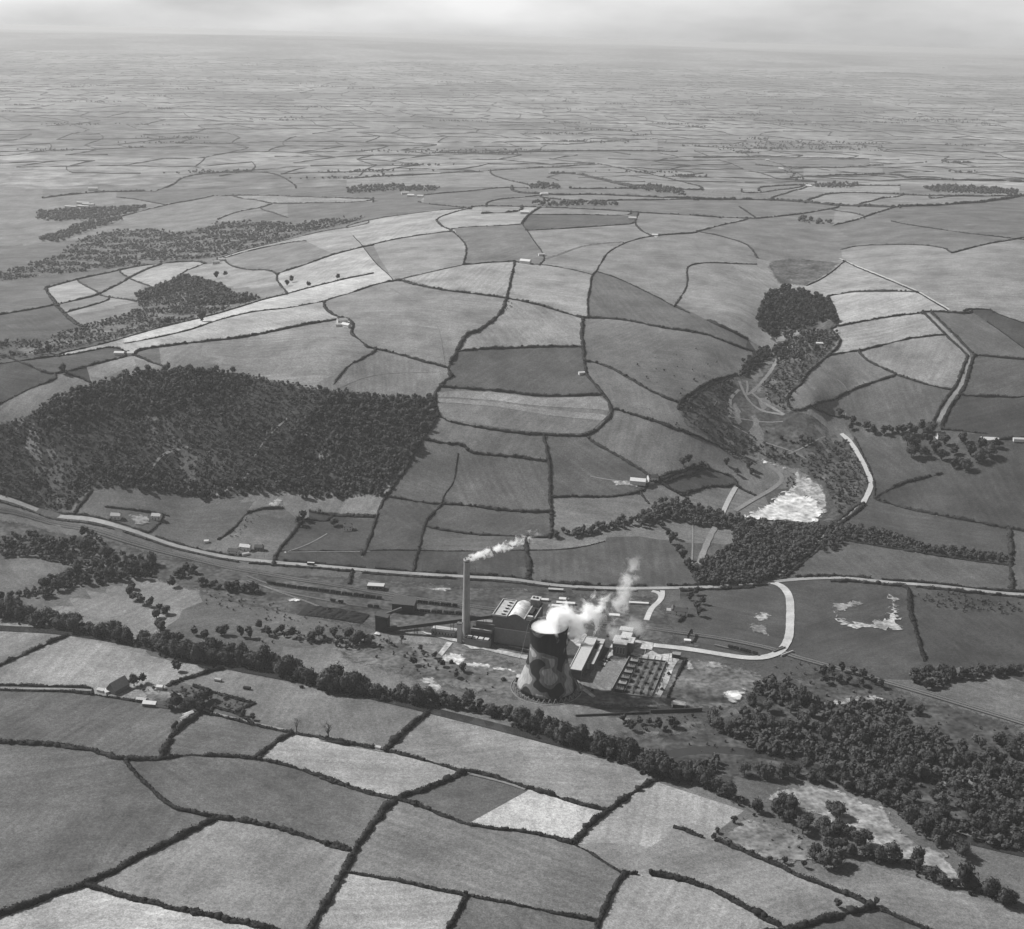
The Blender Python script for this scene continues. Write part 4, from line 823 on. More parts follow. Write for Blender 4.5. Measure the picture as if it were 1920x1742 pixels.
def belt(k, pts, spacing, rows, rmin, rmax, phrase, group, spread=6.0):
    w = smooth_line(W(k, pts), spacing); n, _ = normals(w)
    for i in range(len(w)):
        for _ in range(3): p = w[i] + n[i] * rng.uniform(-.75, .75) * spread * rows + rng.uniform(-.5, .5, 2) * spacing; UNDER.append((p[0], p[1], rng.uniform(1.6, 3.2)))
    for row in range(rows):
        for i in range(len(w)):
            if rng.random() < 0.08: continue
            off = (row - (rows - 1) / 2) * spread + rng.uniform(-.35, .35) * spread
            p = w[i] + n[i] * off + rng.uniform(-.3, .3, 2) * spacing
            tree(p, rmin * .62 + (rmax * 1.12 - rmin * .62) * rng.random() ** .9, px_of(p), phrase, group, tall=rng.uniform(.75, 1.3))
belt('D',[(-150,690),(60,705),(200,735),(300,745),(420,775),(540,800),(650,830),(750,850),(870,875)],7.5,2,5.0,6.6,'leafy tree in the riverside belt on the left','riverside trees on the left')
belt('D',[(880,880),(950,905),(1050,920),(1150,940),(1250,930),(1350,955),(1450,990),(1550,1020),(1650,1050),(1780,1070),(1900,1085)],7.0,3,4.4,6.6,'leafy tree in the riverside belt below the sidings','riverside trees below the sidings',6.5)
belt('F',[(40,112),(100,128),(250,140),(400,160),(500,190),(620,190),(720,210),(850,235),(950,260),(1030,290)],7.0,2,4.2,5.8,'leafy tree in the riverside belt left of the cooling tower','riverside trees by the tower',5.5)
belt('F',[(1040,295),(1120,325),(1250,372),(1350,405),(1450,435),(1550,465),(1650,505),(1750,545),(1850,580)],7.0,3,4.4,6.4,'leafy tree in the riverside belt below the cooling tower','riverside trees below the tower',6.0)
belt('G',[(130,565),(250,605),(370,660),(470,705),(545,750)],8.5,1,4.0,6.0,'round tree lining the riverside field on the right','trees lining the field')
belt('G',[(1120,985),(1250,1010),(1310,1020),(1420,1070),(1540,1120),(1650,1150),(1750,1190),(1880,1240)],8.0,1,4.6,7.0,'big round tree on the lower right field edge','trees of the lower right field edge')
for pts, r, ph in (([(220,340),(300,390),(360,420),(440,360),(430,290),(540,400),(600,430),(680,480),(740,470),(780,440),(250,380),(330,360)],6.0,'dense bushy tree between the railway and the left meadow'),
 ([(360,510),(300,570),(240,600),(400,480),(500,520),(560,510),(620,520),(220,560),(330,540),(450,540),(690,505),(750,510)],5.4,'dense bushy tree along the top of the left meadow'),
 ([(685,560),(665,590),(690,620),(720,640),(770,650),(820,680),(850,690),(800,710),(830,785),(815,770)],4.6,'tree in the curving row across the left meadow'),
 ([(960,470),(930,500),(1000,480),(880,550),(1040,540),(1100,555),(1180,570),(1220,560),(1290,570),(1320,580),(1260,580)],4.6,'bushy tree on the railway bank below the cottages'),
 ([(1450,785),(1500,810),(1600,830),(1640,815),(1720,800),(1790,810),(1850,830),(1900,850),(1830,850)],4.8,'tree below the sidings beside pale ground'),
 ([(905,985)],4.4,'lone dark tree on the hedge above the foreground farm'),([(900,1140),(1040,1150),(960,1190),(1010,1170),(880,1180),(1070,1130),(1030,1190),(910,1170),(690,1060),(730,1045)],4.8,'dark tree overhanging the foreground farmhouse'),([(1255,1215),(1300,1235)],3.0,'low bush beside the foreground farm lane')):
    for p in pts: tree(W('D',[p])[0], r * rng.uniform(.85, 1.15), pc('D',[p])[0], ph, ph + 's')
for p in [(920,830),(1000,800),(1060,815),(1130,800),(1160,795),(1240,810),(1280,815),(1330,770),(1380,800)]: tree(W('D',[p])[0], 4.6, pc('D',[p])[0], 'slender tree in the row under the left meadow', 'slender trees under the left meadow', tall=1.5)
for k, p in (('E',(1527,340)),('E',(1690,365)),('F',(42,370))): tree(W(k,[p])[0], 5.2, pc(k,[p])[0], 'leafless tree standing on the foreground hedge', 'leafless foreground trees', bare=True, name='leafless_tree')
for p in [(170,790),(250,780),(370,830),(460,870),(510,930),(30,770),(330,920),(600,1000),(640,960)]: tree(W('P',[p])[0], rng.uniform(2.6, 4.4), pc('P',[p])[0], 'straggly tree on the rough ground left of the works', 'straggly trees by the works', bare=(p[0] in (170, 250)))
for pts, r, ph in (([(1560,280),(1640,295),(1690,300),(1740,325),(1810,305),(1830,320),(1600,330)],3.8,'small tree on the bank below the switchyard'),): 
    for p in pts: tree(W('F',[p])[0], r * rng.uniform(.8, 1.2), pc('F',[p])[0], ph, ph + 's')
GT = {'dark tree in the lower right wood': ([(110,310),(320,300),(400,350),(340,330),(490,250),(520,200),(560,140),(620,120),(680,170),(720,240),(600,230),(540,300),(620,320),(700,340),(780,310),(830,260),(780,200),(850,330),(900,370),(950,320),(1000,380),(1050,330),(1100,400),(1150,360),(1160,470),(1230,440),(1210,520),(1290,480),(1340,540),(1300,570),(1250,560),(1380,580),(1420,500),(1500,480),(1560,520),(1600,440),(1640,500),(1700,420),(1750,480),(1800,400),(1850,460),(1900,420),(1650,580),(1740,560),(1820,580),(1890,560),(1780,660),(1850,640),(1900,700)],5.2),
 'dark tree on the upper edge of the bracken bank': ([(560,550),(590,580),(480,560),(680,575),(740,560),(800,530),(830,580),(900,560),(950,590),(870,600),(1000,620),(1080,650),(1150,640),(1200,700),(1170,610),(1260,680),(1300,740),(1290,640),(1350,700),(1340,800),(1420,760),(1400,850),(1460,820),(1480,900),(1540,860),(1560,940),(1600,980),(1500,780),(1600,700),(1560,640),(1650,760),(1700,830),(1750,760),(1780,880),(1850,820),(1880,920),(1840,740),(1450,680),(1500,720)],5.4),
 'round tree standing in the bracken bank': ([(640,740),(680,720),(720,740),(930,760),(960,780),(880,850),(800,830),(780,860),(900,890),(960,860),(1010,880),(1060,920),(980,940),(1030,970),(920,950),(890,1030),(940,1040),(960,1010),(1100,920),(840,990),(660,780),(710,800)],5.0),
 'small bush dotted along the lower right hedge': ([(430,805),(340,855),(325,890),(400,920),(520,970),(610,1005),(690,1015),(790,1035),(960,1240),(1160,1225),(540,745)],2.6)}
for ph, (pts, r) in GT.items():
    for p in pts: tree(W('G',[p])[0], r * rng.uniform(.8, 1.2), pc('G',[p])[0], ph, ph + 's')
for p in [(880,55),(930,40),(980,30),(1040,40),(1090,60),(900,90),(960,80),(1020,90),(1080,100),(1140,90),(1180,110)]: tree(W('G',[p])[0], rng.uniform(3.6, 4.8), pc('G',[p])[0], 'dark tree in the clump beside the single railway line', 'trees beside the single line')
for p in [(1350,60),(1390,90),(1430,40),(1470,80),(1500,45),(1540,60),(1440,105),(1600,60),(1680,45),(1760,40),(1840,35),(1900,30)]: tree(W('G',[p])[0], rng.uniform(3.8, 5.2), pc('G',[p])[0], 'dark tree in the clump on the right meadow', 'trees on the right meadow')
for p in [(970,990),(1040,1030),(1030,1060),(1110,1065),(1140,1080),(1200,1085),(1230,1075),(1270,1080),(1300,1075)]: tree(W('C',[p])[0], rng.uniform(4.6, 6.6), pc('C',[p])[0], 'round tree in the row leading to the right-hand farm', 'round trees in the farm row')
for p in [(1340,1090),(1390,1065),(1440,1080),(1320,1140),(1360,1160),(1420,1130),(1340,1200),(1400,1200),(1460,1180),(1520,1140),(1560,1190),(1580,1240),(1620,1270),(1650,1200),(1700,1160),(1690,1230),(1740,1200),(1770,1150),(1500,1220),(1550,1260),(1600,1130)]: tree(W('C',[p])[0], rng.uniform(5.6, 8.2), pc('C',[p])[0], 'large dark tree round the right-hand farmhouse', 'large trees round the right-hand farm')
for p in [(205,620),(240,660),(250,700),(265,640),(230,590)]: tree(W('H',[(p[0], p[1])])[0], 4.2, pc('H',[p])[0], 'dark tree in the row beside the white-walled house', 'trees beside the white-walled house')
for p in [(60,245),(90,290),(110,330),(140,370),(160,410),(185,450),(205,485),(120,300)]: tree(W('H',[p])[0], rng.uniform(4.0, 5.2), pc('H',[p])[0], 'tree in the slanting row left of the triangular wood', 'trees left of the triangular wood')
for p in [(1480,320),(1500,300),(1590,325),(1740,285),(1110,280),(1160,270),(1040,500),(860,515),(320,765),(250,665)]: tree(W('A',[p])[0], rng.uniform(4.2, 6.0), pc('A',[p])[0], 'lone round tree on the left shoulder', 'lone trees on the left shoulder')
for p in [(1720,235),(1560,205),(1540,230)]: tree(W('D',[p])[0], 5.0, pc('D',[p])[0], 'tree by the white house in the paddock', 'trees by the white house')
for p in [(160,1240),(190,1230),(220,1260),(390,1240),(440,1290),(480,1200),(500,1260),(520,1290),(260,1260)]: tree(W('C',[p])[0], rng.uniform(3.6, 5.4), pc('C',[p])[0], 'tree in the orchard below the ravine', 'orchard trees below the ravine')
FOREST.sort(key=lambda t: (not t[6], -t[2] / t[1]))
for x, y, r, px, phrase, group, bare, tall, name in FOREST[:300]:
    e = empty(name, (x, y, float(H(x, y)[0])), random.uniform(0, 6.28)); e.scale = (r, r, r * tall)
    link('trunk', random.choice(TRUNKS), e); link('crown', random.choice(BARE if bare else CROWNS), e)
    tag(e, cat='tree', group=group); pending.append((e, phrase, px))
print('trees', len(FOREST), 'hedges', hedge_n)

# woods that read as one mass
LOW = [crown_mesh(300 + s, 64, 0.26, lobes=5, tall=[0.9, 1.1, 0.8, 1.2][s % 4], core=0.85) for s in range(6)]
BUSHES = [crown_mesh(340 + s, 26, 0.34, lobes=2, tall=[0.9, 1.1, 0.8, 1.2][s % 4], core=1.0) for s in range(6)]      # lighter shapes for scrub and for what is far away
FARS = [crown_mesh(360 + s, 10, 0.42, lobes=2, tall=[0.9, 1.1, 0.8, 1.2][s % 4], core=1.15) for s in range(6)]
def inside(p, poly):
    x, y = p[:, 0], p[:, 1]; c = np.zeros(len(p), bool)
    for (x0, y0), (x1, y1) in zip(poly, np.roll(poly, -1, 0)):
        if y0 == y1: continue
        c ^= ((y0 > y) != (y1 > y)) & (x < (x1 - x0) * (y - y0) / (y1 - y0) + x0)
    return c
def scatter(polys, spacing, rmin, rmax, zk=0.9, keep=1.0, clump=0.0):
    """points spread through picture polygons"""
    out = []
    for k, pts in polys:
        w = W(k, pts); lo, hi = w.min(0), w.max(0)
        g = np.stack(np.meshgrid(np.arange(lo[0], hi[0], spacing), np.arange(lo[1], hi[1], spacing)), -1).reshape(-1, 2)
        g = g + rng.uniform(-.45, .45, g.shape) * spacing; g = g[inside(g, w)]
        if clump: 
            cl = np.sin(g[:, 0] * .045 + np.sin(g[:, 1] * .03) * 2) + np.sin(g[:, 1] * .06 + g[:, 0] * .02); g = g[(cl + rng.uniform(-1, 1, len(g))) > clump]
        g = g[rng.random(len(g)) < keep]; out.append(np.column_stack([g, rmin + (rmax * 1.12 - rmin) * rng.random(len(g)) ** 1.5]))
    return np.vstack(out)
def wood(name, label, cat, pts, mat, zk=0.95, pool=None):
    pool = pool or LOW
    vs_, fs_, nv = [], [], 0
    z = H(pts[:, 0], pts[:, 1]); pick = rng.integers(0, len(pool), len(pts)); an = rng.uniform(0, 6.28, len(pts))
    for s, (v, f) in enumerate(pool):
        sel = np.where(pick == s)[0]
        if not len(sel): continue
        c, si = np.cos(an[sel])[:, None], np.sin(an[sel])[:, None]; r = pts[sel, 2][:, None]
        x = (v[None, :, 0] * c - v[None, :, 1] * si) * r + pts[sel, 0][:, None]; y = (v[None, :, 0] * si + v[None, :, 1] * c) * r + pts[sel, 1][:, None]
        zz = v[None, :, 2] * r + (z[sel] + zk * pts[sel, 2])[:, None]
        vs_.append(np.stack([x, y, zz], -1).reshape(-1, 3)); fs_.append((f[None] + (np.arange(len(sel)) * len(v))[:, None, None] + nv).reshape(-1, 3)); nv += len(sel) * len(v)
    o = link(name, mesh_np(name, np.vstack(vs_), np.vstack(fs_), mat)); tag(o, label, cat, kind='stuff'); return o
WALL = ('X',[(-20,800),(60,775),(110,742),(170,720),(255,700),(345,692),(460,700),(545,718),(600,730),(690,737),(812,745),(818,790),(768,868),(732,902),(715,930),(640,935),(560,925),(480,925),(420,935),(330,925),(250,918),(170,918),(130,955),(60,945),(-20,930)])
s1 = scatter([WALL], 4.7, 0.9, 3.2, keep=.95)
wood('hillside_scrub','rough mottled scrub between the stands of the left hillside wood','scrub',s1,M_SCRUB,pool=BUSHES)
s1 = scatter([WALL], 9, 1.4, 4.0, keep=.75, clump=.35)
s2 = scatter([('X',[(190,712),(255,698),(345,692),(460,700),(465,730),(400,760),(330,770),(290,785),(210,775),(170,740)]),('X',[(545,800),(640,740),(812,745),(818,790),(768,868),(732,902),(715,930),(640,935),(540,930),(530,870)]),('X',[(130,915),(150,880),(300,890),(420,905),(540,900),(540,928),(420,938),(330,928),(250,920),(170,920)]),('X',[(60,780),(170,725),(210,775),(150,800),(60,830)])], 7.2, 2.2, 6.2, keep=.85)
wood('hillside_wood','dark scrubby wood covering the left hillside','wood',np.vstack([s1,s2]),M_LEAF)
s = scatter([('C',[(545,480),(570,420),(620,350),(700,325),(780,350),(850,380),(918,392),(940,450),(955,520),(900,500),(800,540),(700,545),(620,590),(560,540)])],6.2,2.6,6.8,keep=.86)
s2 = scatter([('C',[(470,790),(490,710),(560,650),(610,640),(620,690),(560,745)]),('C',[(780,580),(840,570),(850,600),(800,620)]),('C',[(620,640),(700,620),(690,680),(640,680)])],6.5,3.2,5.0)
s3 = scatter([('C',[(600,560),(760,545),(930,560),(960,610),(880,660),(800,720),(740,700),(640,700),(620,640)]),('C',[(430,790),(480,700),(560,640),(600,690),(540,760),(470,800)]),('C',[(150,1000),(160,940),(300,835),(420,790),(400,830),(250,900),(190,980)]),('C',[(430,1010),(560,1040),(760,1090),(860,1120),(780,1150),(620,1110),(480,1060)]),('C',[(690,870),(790,780),(790,830),(720,900),(740,960),(700,950)])],6.5,1.6,4.2,keep=.75,clump=-.9)
wood('ravine_wood','irregular dark wood along the head of the ravine','wood',np.vstack([s,s2,s3]),M_LEAF)
wood('ravine_scrub','low scrub on the ravine sides above the quarry','scrub',np.vstack([scatter([('C',[(150,940),(300,830),(400,800),(440,850),(400,900),(410,1000),(520,1090),(700,1170),(800,1220),(700,1240),(520,1190),(300,1090),(160,1000)]),('C',[(660,620),(800,560),(960,560),(960,620),(880,690),(790,770),(770,820),(700,880),(690,960),(580,900),(560,850),(640,760)]),('C',[(820,1160),(900,1110),(1000,1120),(1060,1200),(1120,1320),(1100,1400),(960,1500),(920,1400),(880,1330),(760,1250)])],5.6,1.0,3.4,keep=.85),scatter([('C',[(700,1280),(735,1280),(735,1370),(700,1370)]),('C',[(290,1090),(460,1170),(540,1230),(500,1240),(300,1110)])],6,1.6,2.6)]),M_SCRUB, pool=BUSHES)
wood('triangular_wood','dense dark triangular wood above the main road','wood',scatter([('H',[(360,210),(500,212),(650,235),(780,245),(905,245),(880,290),(800,375),(700,460),(640,500),(560,540),(450,552),(250,548),(200,500),(260,430),(310,400),(380,370),(440,330),(400,250)])],6.2,4.0,6.0),M_LEAF)
wood('stream_wood','winding belt of round trees below the hillside farm','wood',np.vstack([scatter([('X',[(1180,985),(1215,955),(1250,940),(1300,945),(1350,965),(1390,975),(1385,995),(1300,985),(1250,975),(1200,990)]),('X',[(1035,1000),(1100,995),(1180,975),(1185,988),(1100,1006),(1035,1010)])],6.5,4.0,5.8),scatter([('H',[(925,240),(1000,240),(1100,255),(1300,300),(1400,340),(1600,365),(1840,395),(1840,425),(1600,405),(1380,372),(1200,342),(1010,305),(960,370),(880,380),(890,300)])],6.0,3.0,4.8)]),M_LEAF)
wood('valley_wood','dark tangled wood filling the lower right valley','wood',np.vstack([scatter([('G',[(480,140),(600,80),(720,90),(830,160),(900,200),(1100,190),(1300,200),(1400,250),(1300,300),(1500,340),(1600,400),(1750,370),(1950,390),(1950,980),(1750,930),(1600,870),(1530,800),(1500,950),(1400,900),(1250,740),(1100,690),(950,620),(800,590),(740,480),(600,470),(480,420),(400,330),(440,230)])],5.6,1.4,6.0,keep=.94,clump=-1.0),scatter([('G',[(-250,370),(-100,400),(60,480),(250,520),(250,570),(120,540),(-100,460)]),('G',[(250,500),(330,480),(360,540),(280,570)]),('G',[(1330,60),(1430,20),(1560,35),(1900,15),(1900,45),(1600,75),(1450,125),(1370,105)])],6.5,3.4,5.4)]),M_LEAF)
wood('bank_scrub','low scrub scattered over the rough riverside ground','scrub',np.vstack([scatter([('G',[(200,250),(480,140),(440,420),(740,480),(800,590),(480,560),(300,480),(150,420),(0,380)])],11,0.8,2.0,keep=.6),scatter([('H',[(700,900),(900,960),(1400,1150),(1900,1290),(1900,1330),(1400,1250),(900,1120),(560,1080),(520,1040)])],11,0.8,2.2,keep=.7),scatter([('G',[(420,800),(560,740),(760,780),(1000,900),(900,1000),(640,960)])],9,0.7,1.6,keep=.55),scatter([('H',[(1340,590),(1500,580),(1900,630),(1900,690),(1650,690),(1450,650)])],7,1.2,2.4),scatter([('D',[(1000,560),(1300,600),(1600,700),(1900,760),(1900,800),(1500,760),(1250,690),(1050,640)])],9,0.7,1.8,keep=.7),scatter([('D',[(200,270),(500,330),(800,420),(880,480),(600,420),(300,320)])],9,0.8,2.0,keep=.6),scatter([('D',[(860,1075),(1000,1060),(1300,1150),(1210,1200),(1050,1150),(900,1120)]),('D',[(640,1060),(760,1060),(860,1075),(860,1100),(700,1090)])],5,.8,2.4,keep=.7),scatter([('D',[(1180,300),(1260,200),(1330,160),(1340,190),(1270,240),(1220,300)])],7,0.8,1.8)]),M_SCRUB)
wood('left_slope_wood','grey scrub wood on the slope beyond the left ridge','wood',np.vstack([scatter([('A',[(700,370),(800,330),(960,260),(1030,280),(1130,310),(1200,360),(1340,380),(1300,400),(1130,450),(950,500),(800,540),(600,590),(450,620),(200,680),(-100,700),(-100,620),(190,600),(300,560),(450,520),(600,480),(720,440)])],5.6,1.0,3.4,keep=.9,clump=-.8),scatter([('A',[(700,370),(800,330),(950,270),(1050,300),(1130,320),(1200,370),(1330,385),(1180,420),(980,420),(960,350),(820,370),(720,410)])],8.5,4.0,6.0)]),M_SCRUB, pool=BUSHES)
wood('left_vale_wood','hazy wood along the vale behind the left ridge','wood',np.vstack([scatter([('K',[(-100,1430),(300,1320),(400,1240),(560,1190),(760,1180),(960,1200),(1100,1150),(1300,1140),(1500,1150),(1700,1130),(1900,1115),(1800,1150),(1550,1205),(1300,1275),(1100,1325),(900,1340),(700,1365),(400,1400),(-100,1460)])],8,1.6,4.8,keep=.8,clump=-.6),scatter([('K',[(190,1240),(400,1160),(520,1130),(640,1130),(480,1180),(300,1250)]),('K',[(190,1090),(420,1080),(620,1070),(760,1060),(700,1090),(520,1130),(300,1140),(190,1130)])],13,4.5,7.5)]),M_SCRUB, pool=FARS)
wood('far_spinneys','hazy strips of woodland in the farmland beyond the hill','wood',np.vstack([scatter([('L',[(0,965),(250,955),(480,968),(440,985),(200,985),(0,1000)]),('L',[(945,955),(1000,945),(1100,960),(1100,978),(950,970)]),('L',[(1440,965),(1560,955),(1740,985),(1740,1008),(1550,985)]),('L',[(950,1048),(1150,1040),(1400,1048),(1380,1062),(1000,1064)]),('M',[(700,1070),(960,1070),(950,1090),(700,1090)]),('M',[(1330,1090),(1500,1085),(1880,1110),(1880,1135),(1400,1120)]),('M',[(600,1270),(790,1285),(820,1300),(700,1305),(600,1290)])],12,3.5,7.5,keep=.62),scatter([('M',[(560,985),(660,1060),(620,1065),(520,1000)]),('L',[(0,780),(500,770),(1000,770),(1000,790),(400,795)]),('M',[(100,840),(600,820),(1100,830),(1100,880),(600,870),(150,880)]),('M',[(1100,690),(1500,690),(1850,740),(1500,715),(1150,705)])],24,3.5,7,keep=.3)]),M_LEAF, pool=FARS)
wood('gorse_bushes','gorse bushes dotted over the slope above the ravine','gorse',np.vstack([scatter([('B',[(1600,740),(1700,680),(1780,620),(1920,640),(2050,700),(2150,740),(2000,800),(1900,860),(1840,900),(1740,840)])],17,0.9,2.3,keep=.42),scatter([('B',[(1520,830),(1700,920),(1900,1040),(1850,1060),(1700,1000),(1560,900)])],17,0.7,1.5,keep=.3)]),M_HEDGE)

wood('river_undergrowth','dark bushes filling in beneath the riverside trees','bushes',np.array(UNDER),M_HEDGE,.6)
wood('left_thicket','dense thicket between the railway and the left meadows','thicket',np.vstack([scatter([('D',[(-100,300),(190,280),(330,330),(450,260),(520,320),(600,390),(800,420),(800,500),(620,530),(480,550),(330,570),(230,620),(-100,620),(190,560),(280,500),(400,470),(300,430),(190,400),(-100,400)]),('D',[(880,480),(960,450),(1010,490),(920,530)]),('D',[(1000,520),(1180,550),(1340,565),(1340,590),(1180,585),(1020,550)])],6.5,2.6,4.8,keep=.85),scatter([('D',[(1300,820),(1450,770),(1560,800),(1900,810),(1900,880),(1620,860),(1500,830),(1340,850)])],7,1.6,3.6,keep=.7)]),M_LEAF)
wood('works_scrub','straggling bushes on the rough ground between works and river','scrub',np.vstack([scatter([('P',[(0,740),(200,730),(370,770),(480,850),(560,950),(400,1000),(250,960),(60,880),(0,860)])],8,.8,2.6,keep=.5),scatter([('P',[(560,920),(800,940),(960,980),(950,1090),(700,1100),(560,1020)])],9,.5,1.3,keep=.4),scatter([('Q',[(480,1180),(700,1150),(1000,1150),(1200,1160),(1250,1250),(700,1290),(480,1260)])],8,.8,2.6,keep=.5)]),M_SCRUB)
wood('smaller_trees','smaller trees standing along hedges, banks and wood edges','trees',np.array([(t[0],t[1],t[2]) for t in FOREST[300:]]),M_LEAF,1.0)

# the country beyond the hill: hedges and copses too many to name, fading into the haze
def far_net():
    r = np.random.default_rng(41); ca, sa = math.cos(.22), math.sin(.22); node = {}
    for i in range(-62, 63):
        for j in range(0, 66):
            u, v = i * 215 + (j % 2) * 90 + r.uniform(-75, 75), j * (215 + j * 2.2) + r.uniform(-75, 75)
            x, y = u * ca - v * sa + 900, u * sa + v * ca + 3400
            x += 160 * math.sin(y * .0011); node[i, j] = (x, y)
    def ok(p): return 4300 < p[1] < 17500 and abs(p[0]) < .47 * p[1] and px_of(p)[1] < 338 + (p[0] / p[1]) * 30
    segs = []
    for (i, j), p in node.items():
        if not ok(p): continue
        for q in ((i + 1, j), (i, j + 1)):
            if q in node and ok(node[q]) and r.random() < .66: segs.append((p, node[q]))
    V, F, nv = [], [], 0
    for a, b in segs:
        a, b = np.array(a), np.array(b); L_ = np.hypot(*(b - a)); m = max(2, int(L_ / 30)); t = np.linspace(0, 1, m)
        c = a + (b - a) * t[:, None]; n = np.array([-(b - a)[1], (b - a)[0]]) / L_; c = c + n * (np.sin(t * 3.1) * r.uniform(-18, 18))[:, None]
        z = H(c[:, 0], c[:, 1]) - 1.6; w = r.uniform(1.1, 2.8, m); h = r.uniform(1.8, 4.8, m) * (r.random(m) > .08)
        for k, (sx, sz) in enumerate(((-1, 0), (-.6, 1), (.6, 1), (1, 0))): V.append(np.column_stack([c + n * (w * sx)[:, None], z + h * sz - (.5 if sz == 0 else 0)]))
        for k in range(3):
            i0 = nv + k * m + np.arange(m - 1); F.append(np.stack([i0, i0 + 1, i0 + m + 1, i0 + m], 1))
        nv += 4 * m
    o = link('far_hedges', mesh_np('far_hedges', np.vstack(V), np.vstack(F), M_HEDGE)); tag(o, 'faint network of hedges across the hazy far country', 'hedges', kind='stuff')
    pts = []
    keys = [k for k, p in node.items() if ok(p)]
    for q in r.choice(len(keys), 160):
        p = np.array(node[keys[q]]); nn = r.integers(6, 46); el = r.uniform(25, 110), r.uniform(12, 40)
        for _ in range(nn): pts.append((p[0] + r.normal(0, el[0]), p[1] + r.normal(0, el[1]), r.uniform(3.5, 7.5)))
    wood('far_copses', 'hazy copses scattered through the far country', 'copses', np.array(pts), M_LEAF, .7, FARS)
far_net()

# ------------------------------------------------------------------ the power station
M_DARKB = grey('works_brick', 0.115, 0.15, 0.6, big=0.15, bigscale=0.08); M_MIDB = grey('works_render', 0.20, 0.12, 0.5, big=0.15, bigscale=0.06); M_ROOF = grey('flat_roof', 0.32, 0.15, 0.3, big=0.12, bigscale=0.08)
M_PALE = grey('pale_coping', 0.38, 0.1, 0.5); M_STEEL = grey('dark_steel', 0.035, 0.2, 1.0, rough=0.6); M_WHITE = grey('whitewash', 0.5, 0.08, 0.5); M_SLATE = grey('slate', 0.07, 0.2, 0.8, rough=0.7); M_GLASS = grey('window_glass', 0.02, 0.1, 1.0, rough=0.1, spec=0.6); M_STACK = grey('chimney_concrete', 0.26, 0.12, 0.25, big=0.12, bigscale=0.05); M_COAL = grey('coal', 0.02, 0.3, 1.5); M_ASB = grey('asbestos_sheet', 0.52, 0.06, 0.5); M_TIN = grey('corrugated_iron', 0.3, 0.15, 0.8, rough=0.6); M_WOOD = grey('tarred_timber', 0.03, 0.3, 1.0); M_RENDER = grey('farm_wall', 0.5, 0.15, 0.6)
ROT = rad(-15.0)
def place(k, p, name, rz=ROT, dz=0.0): return empty(name, XYZ(k, p, dz), rz)

# chimney
ch = place('R', (527, 885), 'chimney', 0); prof = [(4.9, -1), (4.9, 3), (4.3, 4), (3.7, 40), (3.05, 82), (3.3, 83), (3.3, 87.5), (2.6, 87.5), (2.6, 70)]
MB().lathe(prof, 28).build('shaft', M_STACK, ch, smooth=True); MB().lathe([(3.32, 84.4), (3.45, 84.4), (3.45, 85.8), (3.32, 85.8)], 28, True).build('band', M_DARKB, ch); MB().lathe([(3.5, 3.9), (4.95, 3.9), (4.95, 4.6), (4.3, 4.6)], 28).build('plinth', M_MIDB, ch)
tag(ch, 'tall pale concrete chimney with smoke drifting from its top', 'chimney')
fl = place('R', (462, 930), 'hoist_tower'); MB().box(-2.3, 2.3, -2, 2, 0, 21).build('shaft', M_PALE, fl); MB().box(-2.7, 2.7, -2.4, 2.4, 21, 21.9).build('cap', M_DARKB, fl); tag(fl, 'narrow pale tower at the foot of the chimney under the conveyor', 'tower')

# boiler house: origin at the near left corner
bh = place('R', (802, 925), 'boiler_house')
w_, d_, h_ = 43.0, 40.0, 31.0
MB().box(0, w_, 0, d_, -1, 16.5).build('lower_wall', M_MIDB, bh); MB().box(0.25, w_ - .25, 0.25, d_ - .25, 16.5, 29.5).build('upper_wall', M_DARKB, bh); MB().box(-.15, w_ + .15, -.15, d_ + .15, 16.3, 16.9).build('string_course', M_PALE, bh)
MB().box(0.6, 14, 0.6, d_ - .6, 29.5, 30.0).build('left_roof', M_ROOF, bh)
for x0, x1, y0, y1 in ((0, .6, 0, d_), (14, 14.9, 0, d_), (0.6, 14, 0, .6), (0.6, 14, d_ - .6, d_)): MB().box(x0, x1, y0, y1, 29.5, 31.2).build('parapet', M_PALE, bh)
for i in range(5): v = MB().box(8.5, 11.2, 4 + i * 7.2, 6.4 + i * 7.2, 30.0, 31.5).build('roof_vent', M_STEEL, bh); MB().box(8.3, 11.4, 3.8 + i * 7.2, 6.6 + i * 7.2, 31.5, 31.8).build('cowl', M_PALE, v)
arch = [(15.2 + 17.6 * t / 14, 29.4 + 4.2 * math.sin(math.pi * t / 14)) for t in range(15)]
MB().prism([(32.8, 29.0), (15.2, 29.0)] + arch[:], 0.5, d_ - 2.5).build('barrel_roof', grey('barrel_roof', 0.42, 0.3, 0.35, big=0.3, bigscale=0.12), bh, smooth=False)
MB().prism([(33.2, 29.2), (14.9, 29.2)] + [(x * 1.0, z + .55) for x, z in arch], 0.05, 0.5).build('gable_coping', M_DARKB, bh); MB().box(32.8, 33.6, 0, d_ - 2, 29.5, 30.9).build('parapet', M_PALE, bh)
MB().box(33.6, w_ - .6, 1, d_ - 3, 29.5, 29.8).build('right_roof', M_STEEL, bh); MB().box(w_ - .6, w_, 0, d_, 29.5, 30.8).build('parapet', M_PALE, bh); MB().box(35.5, 41, 3, 6, 29.8, 32.6).build('lift_housing', M_PALE, bh); MB().box(34.5, 38.5, 12, 28, 29.8, 32).build('ducting', M_STEEL, bh)
